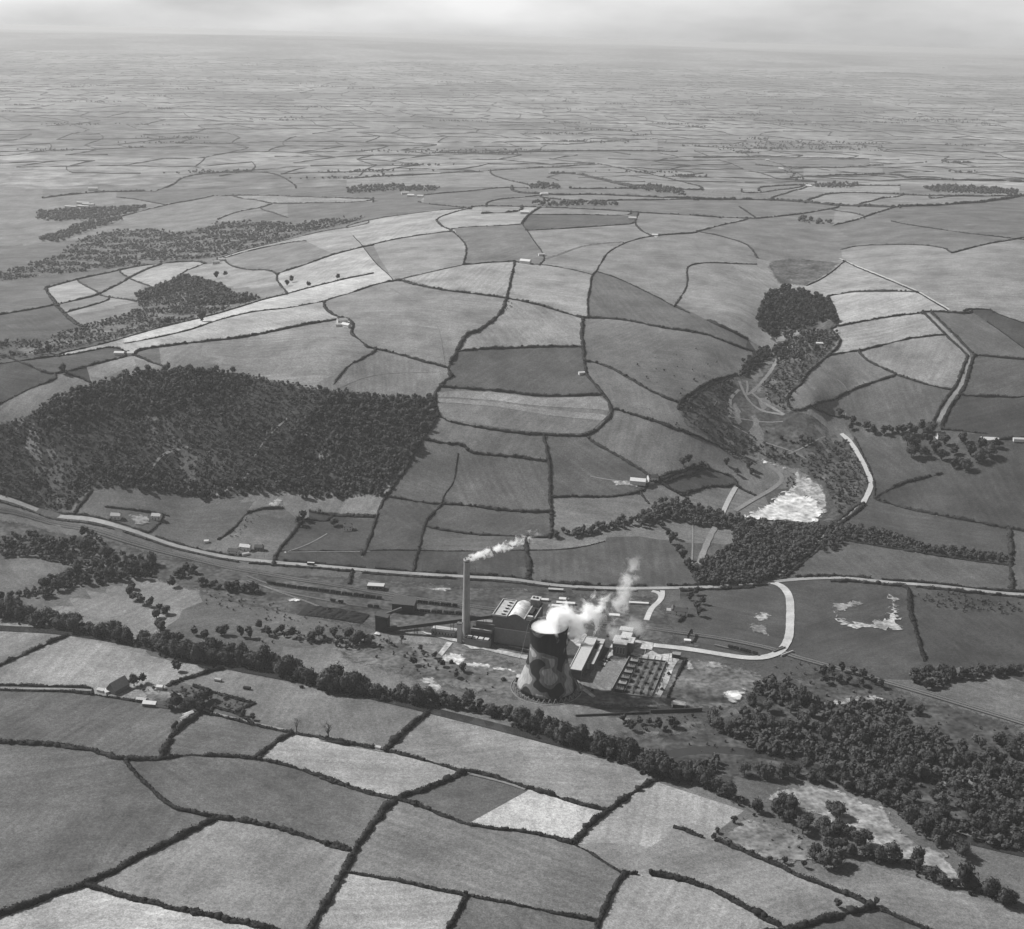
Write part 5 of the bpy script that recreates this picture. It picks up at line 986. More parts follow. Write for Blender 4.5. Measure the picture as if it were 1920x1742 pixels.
tw = MB().box(31, 40, d_ - 7, d_ + 2, 29.5, 37).build('stair_tower', M_MIDB, bh); MB().box(30.7, 40.3, d_ - 7.3, d_ + 2.3, 37, 37.7).build('coping', M_PALE, tw); MB().box(32.5, 34.5, d_ - 4, d_ - 1, 37.7, 38.6).build('vent', M_STEEL, tw); MB().box(36, 38, d_ - 4, d_ - 1, 37.7, 38.6).build('vent', M_STEEL, tw)
tag(bh, 'large dark boiler house with barrel roof behind the cooling tower', 'power station')
# annexe with ash hoppers, left of the boiler house
an = place('R', (512, 955), 'boiler_annexe')
MB().box(0, 26, 0, 7, -1, 7.5).build('wall', M_MIDB, an); MB().box(.4, 25.6, .4, 6.6, 7.5, 7.8).build('roof', M_STEEL, an)
for i in range(4): MB().box(2 + i * 6, 6.5 + i * 6, 1, 6, 7.8, 8.6).build('roof_hatch', M_PALE, an)
MB().box(4, 26.5, 7.2, 16, -1, 13).build('ash_house', M_STEEL, an); r = MB().prism([(0, 13), (22, 13), (22, 15), (11, 16), (0, 15)], 7.5, 15.5).build('ridge_roof', M_DARKB, an, loc=(4.3, 0, 0)); MB().box(0.5, 21.5, 7.6, 8.6, 15.2, 15.8).build('gutter', M_PALE, r)
for i in range(3): MB().tube((8 + i * 6, 9, 13), (8 + i * 6, 7.4, 3), 1.2, 1.2, 8).build('duct', M_STEEL, an)
MB().box(7, 26.5, 16.2, 26, -1, 18).build('economiser_block', M_DARKB, an); MB().box(6.7, 26.8, 16, 26.3, 18, 18.6).build('coping', M_MIDB, an)
tag(an, 'low annexe with dark ducts between chimney and boiler house', 'power station')
ws = place('R', (162, 850), 'workshop'); MB().box(0, 25, 0, 9, -1, 6.2).build('wall', M_MIDB, ws); MB().box(-.3, 25.3, -.3, 9.3, 6.2, 6.8).build('coping', M_PALE, ws); MB().box(.8, 24.2, .8, 4.2, 6.8, 7.0).build('roof_light', M_PALE, ws); MB().box(.8, 24.2, 4.8, 8.2, 6.8, 7.0).build('roof', M_ROOF, ws)
for i in range(7): f = MB().box(1.6 + i * 3.2, 3.4 + i * 3.2, -.12, .1, 2, 4.8).build('window', M_PALE, ws); MB().box(1.8 + i * 3.2, 3.2 + i * 3.2, -.2, -.13, 2.2, 4.6).build('pane', M_GLASS, f)
tag(ws, 'low flat-roofed workshop with a row of windows under the conveyor', 'workshop')

# coal conveyor with its transfer tower and wagon tippler
a = XYZ('N', (1560, 800)); a.z += 3.5; b = XYZ('R', (815, 905)); b.z += 27.5
cv_ = empty('coal_conveyor', a); d = b - a; L_ = d.length; q = d.to_track_quat('X', 'Z'); 
def ori(o): o.rotation_mode = 'QUATERNION'; o.rotation_quaternion = q; return o
ori(MB().box(0, L_, -1.9, 1.9, -2.3, 1.4).build('gallery', M_STEEL, cv_)); ori(MB().prism([(-2.2, 1.42), (2.2, 1.42), (0, 2.4)], 0, L_).build('gallery_roof', M_SLATE, cv_))
for c in cv_.children:
    if c.name.startswith('gallery_roof'): c.rotation_quaternion = q @ Matrix.Rotation(-math.pi / 2, 3, 'Z').to_quaternion()
for t in (.28, .45, .62, .78, .92):
    p = d * t; g = float(H(a.x + p.x, a.y + p.y)[0]) - a.z; mb = MB()
    for sx in (-1.3, 1.3):
        for sy in (-1.3, 1.3): mb.bar((p.x + sx, p.y + sy * .6, p.z - 1.4), (p.x + sx * 1.3, p.y + sy * 1.4, g - .5), .35)
    for f in (.3, .6): z = g + (p.z - g) * f; mb.bar((p.x - 1.5, p.y - 1.4, z), (p.x + 1.5, p.y - 1.4, z), .25)
    mb.build('trestle', M_STEEL, cv_)
tag(cv_, 'long dark inclined coal conveyor rising to the boiler house', 'conveyor')
tt = place('N', (1432, 795), 'transfer_house', rad(-8)); MB().box(0, 13, 0, 10, -1, 16).build('wall', M_STEEL, tt); MB().prism([(-.4, 16), (13.4, 16), (13.4, 16.8), (-.4, 18.6)], -.4, 10.4).build('roof', M_SLATE, tt)
MB().tube((6, 8, 15), (24, 17, 20.5), 1.9, 1.9, 4).build('feeder', M_SLATE, tt); tag(tt, 'dark coal transfer house at the low end of the conveyor', 'coal house')
ti = place('N', (1632, 570), 'tippler_house', rad(-9)); MB().box(0, 24, 0, 13, -.5, 10.5).build('wall', M_STEEL, ti); r = MB().prism([(-.5, 10.5), (24.5, 10.5), (24.5, 11), (-.5, 17)], -.5, 13.5).build('roof', M_SLATE, ti)
r.data.clear_geometry(); r.data.from_pydata([(-.5, -.5, 10.4), (24.5, -.5, 10.4), (24.5, 13.5, 14.6), (-.5, 13.5, 14.6), (-.5, -.5, 10.9), (24.5, -.5, 10.9), (24.5, 13.5, 15.1), (-.5, 13.5, 15.1)], [], [(3, 2, 1, 0), (4, 5, 6, 7), (0, 1, 5, 4), (1, 2, 6, 5), (2, 3, 7, 6), (3, 0, 4, 7)]); MB().box(0.2, 23.8, 12.5, 13.2, 10, 14.5).build('back_wall', M_STEEL, ti)
tag(ti, 'dark lean-to wagon tippler house across the coal sidings', 'coal house')

ck = place('N', (930, 590), 'coal_heap', rad(-14)); v_, f_ = [], []
for i_ in range(25):
    for j_ in range(9): x_, y_ = -36 + i_ * 3, -12 + j_ * 3; e_ = max(0, 1 - (x_ / 37) ** 2) * max(0, 1 - (y_ / 13) ** 2); v_.append((x_, y_, -.4 + 5.5 * e_ ** .6 * (1 + random.uniform(-.25, .25))))
for i_ in range(24):
    for j_ in range(8): a_2 = i_ * 9 + j_; f_.append((a_2, a_2 + 9, a_2 + 10, a_2 + 1))
m_ = bpy.data.meshes.new('heap'); m_.from_pydata(v_, [], f_); m_.materials.append(M_COAL); link('heap', m_, ck); tag(ck, 'long low black coal heap below the siding wagons', 'coal heap')
for i_, (k_, p_, w2, h2, lab_) in enumerate((('T',(560,870),3,2.2,'dark crate stack beside the pale yard, farthest from the river'),('T',(600,880),2.4,2,'dark crate stack nearest the control building'),('T',(540,900),3.4,1.8,'low dark crate stack in the middle of the pale yard'),('T',(520,960),2.6,1.6,'small dark crate stack at the near end of the pale yard'),('T',(590,540),3.2,2.4,'dark crate alone on the white yard behind the turbine hall'),('T',(1430,1075),3,2.2,'dark crate halfway down the strip right of the switchyard'),('T',(1335,1290),3,2,'dark crate low on the strip right of the switchyard'),('T',(375,1300),2.6,1.6,'dark crate on the lawn right of the cooling tower'),('P',(570,905),4,2.6,'small dark crate stack on the pale ground left of the tower'),('P',(905,1015),4,2.2,'dark crate stack left of the tower foot'))):
    e_ = place(k_, p_, 'crate_stack', rad(i_ * 23)); MB().box(-w2 / 2, w2 / 2, -w2 / 2.4, w2 / 2.4, -.2, h2).build('crate', M_WOOD, e_); MB().box(-w2 / 3, w2 / 4, -w2 / 4, w2 / 4, h2, h2 * 1.5).build('crate', M_STEEL, e_); tag(e_, lab_, 'crates')
for i_, p_ in enumerate(((1455,900),(1395,1090),(1325,1290))):
    e_ = place('T', p_, 'transmission_pole', ROT); MB().bar((-2.2, 0, -.4), (-.8, 0, 13), .3).build('leg', M_WOOD, e_); MB().bar((2.2, 0, -.4), (.8, 0, 13), .3).build('leg', M_WOOD, e_); MB().bar((-3.4, 0, 12.4), (3.4, 0, 12.4), .28).build('crossarm', M_WOOD, e_)
    for x_ in (-3, 0, 3): MB().tube((x_, 0, 11.2), (x_, 0, 12.3), .14, .14, 5).build('insulator', M_PALE, e_)
    tag(e_, ('twin-legged transmission pole right of the switchyard, farthest up', 'twin-legged transmission pole right of the switchyard, middle one', 'twin-legged transmission pole right of the switchyard, lowest')[i_], 'pole', 'transmission poles')
# cooling tower
ct = place('S', (678, 1285), 'cooling_tower', 0)
def tower_r(z): return 16.9 + (30.2 - 16.9) * (max(0, 46 - z) / 46.0) ** 1.65 if z < 46 else 16.9 + 1.5 * ((z - 46) / 18.5) ** 1.6
zs = [4.2 + (64.5 - 4.2) * i / 26 for i in range(27)]
pr = [(tower_r(z), z) for z in zs] + [(tower_r(64.5) + .35, 64.6), (tower_r(64.5) + .35, 65.3), (tower_r(64.5) - .45, 65.3)] + [(tower_r(z) - .6, z) for z in reversed(zs)]
cm = bpy.data.materials.new('camouflage_concrete'); cm.use_nodes = True
N, L = cm.node_tree.nodes, cm.node_tree.links; bsdf = N['Principled BSDF']; bsdf.inputs['Roughness'].default_value = .9; bsdf.inputs['Specular IOR Level'].default_value = .1
tc = N.new('ShaderNodeTexCoord'); mp = N.new('ShaderNodeMapping'); mp.inputs['Location'].default_value = (13.0, 4.0, 21.0); mp.inputs['Scale'].default_value = (1, 1, 1.15); L.new(tc.outputs['Object'], mp.inputs[0])
def nz(scale, det, w=0.0):
    n = N.new('ShaderNodeTexNoise'); n.inputs['Scale'].default_value = scale; n.inputs['Detail'].default_value = det; L.new(mp.outputs[0], n.inputs['Vector']); return n.outputs[0]
sx = N.new('ShaderNodeSeparateXYZ'); L.new(tc.outputs['Object'], sx.inputs[0])
hz = N.new('ShaderNodeMapRange'); hz.inputs[1].default_value = 26; hz.inputs[2].default_value = 46; hz.inputs[3].default_value = 0.03; hz.inputs[4].default_value = -0.12; L.new(sx.outputs['Z'], hz.inputs[0])
sm = N.new('ShaderNodeMath'); sm.operation = 'ADD'; L.new(nz(0.05, 1.0), sm.inputs[0]); L.new(hz.outputs[0], sm.inputs[1])
cr = N.new('ShaderNodeValToRGB'); e = cr.color_ramp; e.interpolation = 'LINEAR'
e.elements[0].position = 0.0; e.elements[0].color = (.022, .022, .022, 1); e.elements[1].position = 1.0; e.elements[1].color = (.27, .27, .27, 1)
for pos, c in ((.455, .014), (.462, .11), (.535, .115), (.542, .27)): x = e.elements.new(pos); x.color = (c, c, c, 1)
L.new(sm.outputs[0], cr.inputs[0])
fr_ = N.new('ShaderNodeMapRange'); fr_.inputs[1].default_value = .3; fr_.inputs[2].default_value = .7; fr_.inputs[3].default_value = .7; fr_.inputs[4].default_value = 1.3; mp2 = N.new('ShaderNodeMapping'); mp2.inputs['Scale'].default_value = (1, 1, .08); L.new(tc.outputs['Object'], mp2.inputs[0]); n5 = N.new('ShaderNodeTexNoise'); n5.inputs['Scale'].default_value = .55; n5.inputs['Detail'].default_value = 5; L.new(mp2.outputs[0], n5.inputs['Vector']); L.new(n5.outputs[0], fr_.inputs[0])
mx = N.new('ShaderNodeMix'); mx.data_type = 'RGBA'; mx.blend_type = 'MULTIPLY'; mx.inputs['Factor'].default_value = 1; L.new(cr.outputs[0], mx.inputs['A']); L.new(fr_.outputs[0], mx.inputs['B']); L.new(mx.outputs['Result'], bsdf.inputs['Base Color'])
MB().lathe(pr, 72, True).build('shell', cm, ct, smooth=True)
for i in range(36):
    t0, t1 = 2 * math.pi * i / 36, 2 * math.pi * (i + .5) / 36; mb = MB()
    for t in (t0, t1 + (t1 - t0)): mb.tube((31.4 * math.cos((t0 + t) / 2 if t == t0 else t0), 31.4 * math.sin((t0 + t) / 2 if t == t0 else t0), -.3), (29.9 * math.cos(t1), 29.9 * math.sin(t1), 4.6), .4, .4, 5); break
    mb.tube((31.4 * math.cos(2 * t1 - t0), 31.4 * math.sin(2 * t1 - t0), -.3), (29.9 * math.cos(t1), 29.9 * math.sin(t1), 4.6), .4, .4, 5); mb.build('leg', M_MIDB, ct)
MB().lathe([(34, -.5), (34, 1.2), (33.4, 1.2), (33.4, .4), (.1, .4)], 60).build('basin', M_MIDB, ct); MB().lathe([(26.5, .4), (26.5, 4.4), (.1, 4.4)], 48).build('packing', M_STEEL, ct)
MB().bar((-30.5, 6, .5), (-tower_r(64) - .6, 2, 65), .35).build('ladder', M_PALE, ct)
tag(ct, 'huge camouflaged hyperbolic cooling tower with steam pouring from its rim', 'cooling tower')
pp = place('S', (215, 1190), 'pump_house', rad(-12)); MB().box(0, 8, 0, 6, -.5, 4.6).build('wall', M_STEEL, pp); MB().box(-.2, 8.2, -.2, 6.2, 4.6, 5.2).build('roof', M_PALE, pp); MB().tube((5, 6, 1), (9, 16, 1), .8, .8, 8).build('pipe', M_WHITE, pp); tag(pp, 'little dark pump house at the left foot of the cooling tower', 'pump house')

# turbine hall and the lower switch house beside it
def corner(k, p, z):                                    # where a roof corner seen at p and known to be z metres up stands
    d = ray(pc(k, [p]))[0]; t = (z - CAMZ) / d[2]; return Vector((d[0] * t, d[1] * t, 0))
c0 = corner('T', (45, 990), 11.0)
th = empty('turbine_hall', c0, ROT); MB().box(0, 12.5, 0, 74, -1, 10.4).build('wall', M_DARKB, th); MB().box(.7, 11.8, .7, 73.3, 10.4, 10.6).build('roof', grey('gravel_roof', .36, .1, .5), th)
for x0, x1, y0, y1 in ((0, .7, 0, 74), (11.8, 12.5, 0, 74), (.7, 11.8, 0, .7), (.7, 11.8, 73.3, 74)): MB().box(x0, x1, y0, y1, 10.4, 11.3).build('parapet', M_PALE, th)
for i in range(12): f = MB().box(12.4, 12.62, 3 + i * 5.8, 6.4 + i * 5.8, 2, 8).build('window', M_MIDB, th); MB().box(12.63, 12.7, 3.3 + i * 5.8, 6.1 + i * 5.8, 2.4, 7.6).build('pane', M_GLASS, f)
tag(th, 'long flat-roofed turbine hall with pale roof right of the cooling tower', 'power station')
c1 = corner('T', (395, 925), 7.0); sh = empty('switch_house', c1, ROT); MB().box(-4, 0, 0, 44, -1, 6.6).build('wall', M_DARKB, sh); MB().box(-3.6, -.4, .4, 43.6, 6.6, 6.8).build('roof', M_ROOF, sh); MB().box(-.4, 0, 0, 44, 6.6, 7.3).build('parapet', M_PALE, sh); MB().box(-4, -.4, 43.6, 44, 6.6, 7.3).build('parapet', M_PALE, sh)
for i in range(9): MB().box(-8.2, -4, 1 + i * 4, 2.0 + i * 4, -.5, 6.2).build('bay_wall', M_PALE, sh)
MB().box(-9, 0, 44.1, 54, -1, 7.5).build('end_block', M_DARKB, sh); MB().box(-9.2, .2, 43.95, 54.2, 7.5, 8.2).build('end_roof', M_ROOF, sh)
tag(sh, 'low switch house with white bay walls beside the turbine hall', 'power station')
cb = place('T', (655, 805), 'control_building'); MB().box(0, 13, 0, 10, -1, 13).build('front_block', M_DARKB, cb); MB().box(-.3, 13.3, -.3, 10.3, 13, 13.8).build('coping', M_PALE, cb); MB().box(-2.5, 18, 10.3, 24, -1, 10.5).build('main_block', M_DARKB, cb); MB().box(-2.8, 18.3, 10.4, 24.3, 10.5, 11.2).build('coping', M_PALE, cb); MB().box(3, 13, 24.5, 36, -1, 9.5).build('rear_block', M_DARKB, cb); MB().box(2.7, 13.3, 24.4, 36.3, 9.5, 10.2).build('coping', M_PALE, cb); MB().box(.6, 12.4, .6, 9.4, 13.8, 14.0).build('roof', M_ROOF, cb); MB().box(0, 15, 12, 22, 11.2, 11.5).build('roof', M_ROOF, cb); MB().box(5, 10, 15, 19, 11.5, 13.6).build('lantern', M_PALE, cb)
for i in range(4): f = MB().box(1.2 + i * 3, 2.9 + i * 3, -.12, .1, 3, 10.5).build('window', M_PALE, cb); MB().box(1.4 + i * 3, 2.7 + i * 3, -.2, -.13, 3.3, 10.2).build('pane', M_GLASS, f)
tag(cb, 'stepped control building with pale copings above the switchyard', 'control building')
gb = place('T', (745, 535), 'gate_office'); MB().box(0, 13, 0, 9, -1, 6.5).build('wall', M_DARKB, gb); MB().box(-.3, 13.3, -.3, 9.3, 6.5, 7.2).build('coping', M_PALE, gb); MB().box(1, 12, 1, 8, 7.2, 7.4).build('roof', M_ROOF, gb); MB().box(2, 11, -.15, .1, 1.5, 4.5).build('window', M_GLASS, gb); tag(gb, 'small square office block with pale coping behind the control building', 'office')

# switchyard
SY0 = XYZ('T', (625, 1330)); SY1 = XYZ('T', (885, 850)); SY2 = XYZ('T', (1190, 1400)); SY3 = XYZ('T', (1395, 905))
def wall_between(p, q_, h, t, label, name='switchyard_wall', mat=None):
    d = q_ - p; e = empty(name, p, math.atan2(d.y, d.x)); L_ = math.hypot(d.x, d.y); MB().box(0, L_, -t / 2, t / 2, -.6, h).build('wall', mat or M_DARKB, e); MB().box(-.1, L_ + .1, -t / 2 - .08, t / 2 + .08, h, h + .2).build('coping', M_STEEL if mat else M_MIDB, e); tag(e, label, 'wall'); return e
wall_between(SY0, SY1, 2.6, .5, 'left-hand boundary wall of the switchyard'); wall_between(SY0 + Vector((.6, -.2, 0)), SY2 + Vector((-.6, 0, 0)), 1.6, .4, 'near boundary wall of the switchyard'); wall_between(SY2, SY3, 2.2, .4, 'right-hand boundary wall of the switchyard'); wall_between(SY1 + Vector((.6, 0, 0)), SY3 + Vector((-.6, 0, 0)), 2.2, .4, 'far boundary wall of the switchyard')
def yard(u, v): return (SY0 * (1 - u) + SY2 * u) * (1 - v) + (SY1 * (1 - u) + SY3 * u) * v
for i, v in enumerate((.05, .21, .37, .53, .69, .86)):
    p = yard(.20, v); e = empty('transformer', p, ROT)
    MB().box(-3.4, 3.4, -3.0, 3.0, -.3, 4.6).build('tank', M_STEEL, e); MB().box(-3.7, 3.7, -3.3, 3.3, 4.6, 5.0).build('lid', M_MIDB if i % 2 else M_DARKB, e); MB().tube((-2.6, 1.6, 6.0), (2.6, 1.6, 6.0), .6, .6, 8).build('conservator', M_STEEL, e)
    for j in range(3): MB().tube((-1.8 + j * 1.8, -1, 5.0), (-1.8 + j * 1.8, -1, 7.0), .25, .12, 6).build('bushing', M_PALE, e)
    for s_ in (-1, 1): MB().box(min(s_ * 3.5, s_ * 4.6), max(s_ * 3.5, s_ * 4.6), -2.2, 2.2, .4, 4.2).build('radiator', M_STEEL, e)
    tag(e, f'dark boxy transformer, {ORD(i + 1)} from the near end of the switchyard row', 'transformer', 'switchyard transformers')
for i, v in enumerate((.08, .22, .36, .5, .64, .78, .92)):
    for j, u in enumerate((.36, .54, .72, .9)):
        p = yard(u, v); e = empty('busbar_gantry', p, ROT + math.pi / 2); mb = MB()
        for x in (-3.4, 3.4):
            for yy in (-.4, .4): mb.bar((x, yy, -.3), (x * .96, yy * .5, 7), .22)
        mb.build('legs', M_STEEL, e)
        m2 = MB(); m2.bar((-3.8, -.3, 7), (3.8, -.3, 7), .25); m2.bar((-3.8, .3, 7), (3.8, .3, 7), .25); m2.bar((-3.8, 0, 7.7), (3.8, 0, 7.7), .2); m2.build('crossbeam', M_STEEL, e)
        if (i + j) % 2 == 0: MB().box(-1.6, 1.6, -1.2, 1.2, -.2, 2.8).build('breaker', M_STEEL, e)
        for t in (-2.2, 0, 2.2): MB().tube((t, 0, 5.4), (t, 0, 6.9), .18, .18, 5).build('insulator', M_PALE, e)
        tag(e, f'steel busbar gantry, {ORD(i + 1)} bay from the near wall, {ORD(j + 1)} row after the transformers', 'gantry', 'switchyard gantries')

# huts, cottages and farms
def house(k, p, name, w, d, h, rh, rz, label, cat='house', wall=None, roof=None, chim=1, wins=2, lean=False):
    e = place(k, p, name, rz); wall = wall or M_WHITE; roof = roof or M_SLATE
    MB().box(-w / 2, w / 2, -d / 2, d / 2, -.8, h).build('wall', wall, e)
    mb = MB(); mb.prism([(-d / 2 - .35, h - .15), (0, h + rh), (d / 2 + .35, h - .15), (d / 2 + .35, h + .15), (0, h + rh + .35), (-d / 2 - .35, h + .15)], -w / 2 - .3, w / 2 + .3)
    r = mb.build('roof', roof, e, rz=math.pi / 2); MB().prism([(-d / 2 + .02, h), (d / 2 - .02, h), (0, h + rh - .1)], -w / 2, w / 2).build('gable', wall, e, rz=math.pi / 2)
    for c in range(chim): MB().box((-1) ** c * w * .42 - .5, (-1) ** c * w * .42 + .5, -.45, .45, h + rh * .6, h + rh + 1.5).build('chimney_stack', M_DARKB, e)
    if wins:
        MB().box(-.5, .5, -d / 2 - .1, -d / 2 + .05, 0, 2.1).build('door', M_WOOD, e)
        for i in range(wins):
            for lev in ((1.0, 2.2), (3.4, 4.5)):
                if lev[1] > h: continue
                x = -w * .34 + i * w * .68 / max(1, wins - 1); MB().box(x - .55, x + .55, -d / 2 - .1, -d / 2 + .05, *lev).build('window', M_GLASS, e)
    tag(e, label, cat); return e
# white-roofed huts behind the boiler house
def hut(k, p, w, d, h, rz, label):
    e = place(k, p, 'hut', rz); MB().box(-w / 2, w / 2, -d / 2, d / 2, -.4, h).build('wall', M_TIN, e); MB().prism([(-d / 2 - .3, h), (d / 2 + .3, h), (0, h + .9)], -w / 2 - .2, w / 2 + .2).build('roof', M_ASB, e, rz=math.pi / 2); tag(e, label, 'hut', 'white-roofed huts')
hut('R',(1313,492),18.5,4.2,2.8,rad(-6),'long white-roofed hut heading the T behind the boiler house'); hut('R',(1290,525),4.2,8.5,2.8,rad(-12),'short white-roofed hut forming the stem of the T'); hut('R',(1552,485),7.5,5,2.6,rad(-6),'small white-roofed hut nearest the road behind the boiler house'); hut('R',(1585,530),20,4.4,2.8,rad(-6),'longest white-roofed hut beside the tower steam'); hut('R',(1490,560),11,4.4,2.8,rad(-6),'white-roofed hut nearest the tower steam'); hut('R',(1568,574),5,4,2.6,rad(-6),'smallest white-roofed hut half hidden by the steam'); hut('Q',(605,358),21,3.6,2.4,rad(-4),'long pale hut beside the small works road'); hut('Q',(430,448),11,5,2.8,rad(-6),'pale-roofed hut below the thin steam wisps')
e = place('R', (1480, 388), 'hut', rad(-5)); MB().box(-8, 8, -2, 2, -.3, 2.6).build('wall', M_STEEL, e); MB().box(-8.3, 8.3, -2.3, 2.3, 2.6, 3.0).build('roof', M_TIN, e); tag(e, 'long dark hut under the main road behind the boiler house', 'hut')
e = place('N', (1440, 285), 'signal_cabin', rad(-4)); MB().box(-9, 9, -4, 4, -.4, 5).build('wall', M_DARKB, e); MB().box(-9.3, 9.3, -4.3, 4.3, 5, 5.6).build('roof', M_PALE, e); [MB().box(-7.5 + i * 4, -5 + i * 4, -4.1, -3.9, 2, 4).build('window', M_GLASS, e) for i in range(4)]; tag(e, 'flat-roofed cabin beside the tracks left of the chimney', 'cabin')
e = place('T', (1535, 835), 'hut', ROT); MB().box(-4, 4, -3, 3, -.4, 4.5).build('wall', M_STEEL, e); MB().box(-4.3, 4.3, -3.3, 3.3, 4.5, 5).build('roof', M_MIDB, e); tag(e, 'small dark hut at the upper right of the switchyard', 'hut')
e = place('Q', (890, 1098), 'intake_house', rad(-10)); MB().box(-5, 5, -3.5, 3.5, -2, 4).build('wall', M_STEEL, e); MB().box(-5.2, 5.2, -3.7, 3.7, 4, 4.5).build('roof', M_TIN, e); tag(e, 'dark river intake house ringed by white concrete', 'pump house')
wall_between(XYZ('Q',(690,1140)), XYZ('Q',(1060,1128)), 3.0, 1.2, 'dark retaining wall along the river below the switchyard', 'retaining_wall', M_STEEL); wall_between(XYZ('Q',(150,1165)), XYZ('Q',(680,1145)), 1.6, .8, 'low river wall below the cooling tower', 'retaining_wall', M_STEEL)
h1 = house('T',(1600,240),'white_house',14,7,5,3,rad(-8),'white-walled house with dark roof beside the works road'); MB().box(-10.5, -7, -1, 10, -.5, 4.6).build('wing', M_WHITE, h1); MB().prism([(-11, 4.6), (-6.5, 4.6), (-8.7, 6.6)], -1.4, 10.4).build('wing_roof', M_SLATE, h1)
house('T',(1445,210),'outhouse',6.5,5,3.2,1.6,rad(-8),'small white outhouse left of the white-walled house','outhouse',roof=M_PALE,chim=0,wins=0)
e = place('T',(1725,560),'footbridge',rad(70)); mb = MB(); mb.box(-9, 9, -1, 1, 5.2, 5.6); mb.build('deck', M_STEEL, e); [MB().box(x - .4, x + .4, -1, 1, -.5, 5.2).build('pier', M_STEEL, e) for x in (-8, 8)]; [MB().box(-9, 9, s_ * 1.0 - .06, s_ * 1.0 + .06, 5.6, 6.8).build('railing', M_STEEL, e) for s_ in (-1, 1)]; tag(e, 'dark footbridge over the railway below the white-walled house', 'footbridge')
e = place('T',(1690,622),'hut',rad(-6)); MB().box(-3.4, 3.4, -2, 2, -.3, 2.6).build('wall', M_WHITE, e); MB().box(-3.6, 3.6, -2.2, 2.2, 2.6, 2.9).build('roof', M_ASB, e); tag(e, 'tiny white hut beside the pale works road', 'hut')
# road bridge where the works road crosses the line
e = place('Q',(1645,705),'road_bridge',rad(38)); MB().box(-9, 9, -5.5, -4.7, -.5, 2.2).build('parapet', M_PALE, e); MB().box(-9, 9, 4.7, 5.5, -.5, 2.2).build('parapet', M_DARKB, e); MB().box(-9.4, 9.4, 5.6, 9.5, -1.5, 0.9).build('wing_wall', M_STEEL, e); tag(e, 'road bridge parapets where the works road crosses the railway', 'bridge')
house('V',(1745,270),'white_house',10,6.5,5,2.6,rad(-6),'white-fronted house alone in the paddock with a tree',roof=M_SLATE,chim=2); house('V',(420,195),'cottage',11,7,4.6,2.6,rad(-4),'pale-roofed cottage in a walled garden left of the road',roof=M_PALE); house('V',(140,190),'cottage',12,7,4,2.6,rad(-4),'grey cottage at the left end of the garden plots',wall=M_RENDER,roof=M_TIN)
house('V',(955,440),'cottage',13,6.5,4.6,2.6,rad(-10),'white roadside cottage nearest the main road'); house('V',(1035,410),'cottage',13,6.5,4.6,2.6,rad(-10),'white roadside cottage set back behind the first',roof=M_RENDER); house('V',(1035,447),'shed',8,3,2.4,.9,rad(35),'narrow white shed between the roadside cottages','shed',roof=M_ASB,chim=0,wins=0); house('V',(1130,410),'cottage',10,6,4,2.4,rad(-8),'dark cottage at the right end of the roadside row',wall=M_DARKB); house('V',(765,360),'shed',5,4,2.6,1,rad(10),'little white shed in the bushes above the main road','shed',chim=0,wins=0,roof=M_ASB)
# foreground farm
house('U',(250,385),'barn',18,11,4.5,6.5,rad(62),'tall gabled barn with one bright roof slope at the foreground farm','barn',wall=M_DARKB,roof=grey('barn_roof',.24,.1,.5),chim=0,wins=0); house('U',(165,398),'lean_to',12,7,2.2,.8,rad(38),'bright white lean-to roof below the tall barn','shed',wall=M_RENDER,roof=M_ASB,chim=0,wins=0); house('U',(610,560),'shed',12,6,3.2,1.6,rad(-6),'bright barrel-like shed at the foreground farm','shed',wall=M_DARKB,roof=M_ASB,chim=0,wins=0); house('U',(515,510),'shed',9,4,2.6,1,rad(-8),'smaller pale shed left of the bright farm shed','shed',wall=M_DARKB,roof=M_PALE,chim=0,wins=0); house('U',(740,565),'cowshed',14,6,3.2,2.0,rad(-8),'dark-roofed cowshed right of the bright farm shed','shed',wall=M_RENDER,chim=0,wins=0)
house('U',(722,372),'shed',5.5,4,3,1,rad(-6),'small bright shed on the far side of the farmyard','shed',roof=M_ASB,chim=0,wins=0); house('U',(1020,560),'farmhouse',15,7.5,5.2,3,rad(20),'foreground farmhouse half hidden under dark trees',chim=2,wall=M_RENDER); house('U',(1040,675),'shed',9,4,2.6,1,rad(48),'bright shed at the top of the farm hedge','shed',roof=M_ASB,chim=0,wins=0); house('U',(1000,715),'shed',7,4,2.4,1,rad(48),'pale shed lower down the farm hedge','shed',roof=M_PALE,chim=0,wins=0); house('U',(60,400),'shed',7,4,2.2,.9,rad(-20),'pale shed at the left end of the foreground farm','shed',roof=M_PALE,chim=0,wins=0)
for i, p in enumerate(((880,790),(905,765),(865,810))): e = place('U', p, 'hay_rick', rad(40)); MB().lathe([(1.5, -.2), (1.8, 1.6), (1.2, 2.6), (.1, 3.4)], 10).build('rick', M_WOOD, e); tag(e, ('dark round rick beside the farm hedge, nearest the lane bend', 'dark round rick beside the farm hedge, farthest up', 'dark round rick lowest beside the farm hedge')[i], 'hay rick', 'ricks by the farm hedge')
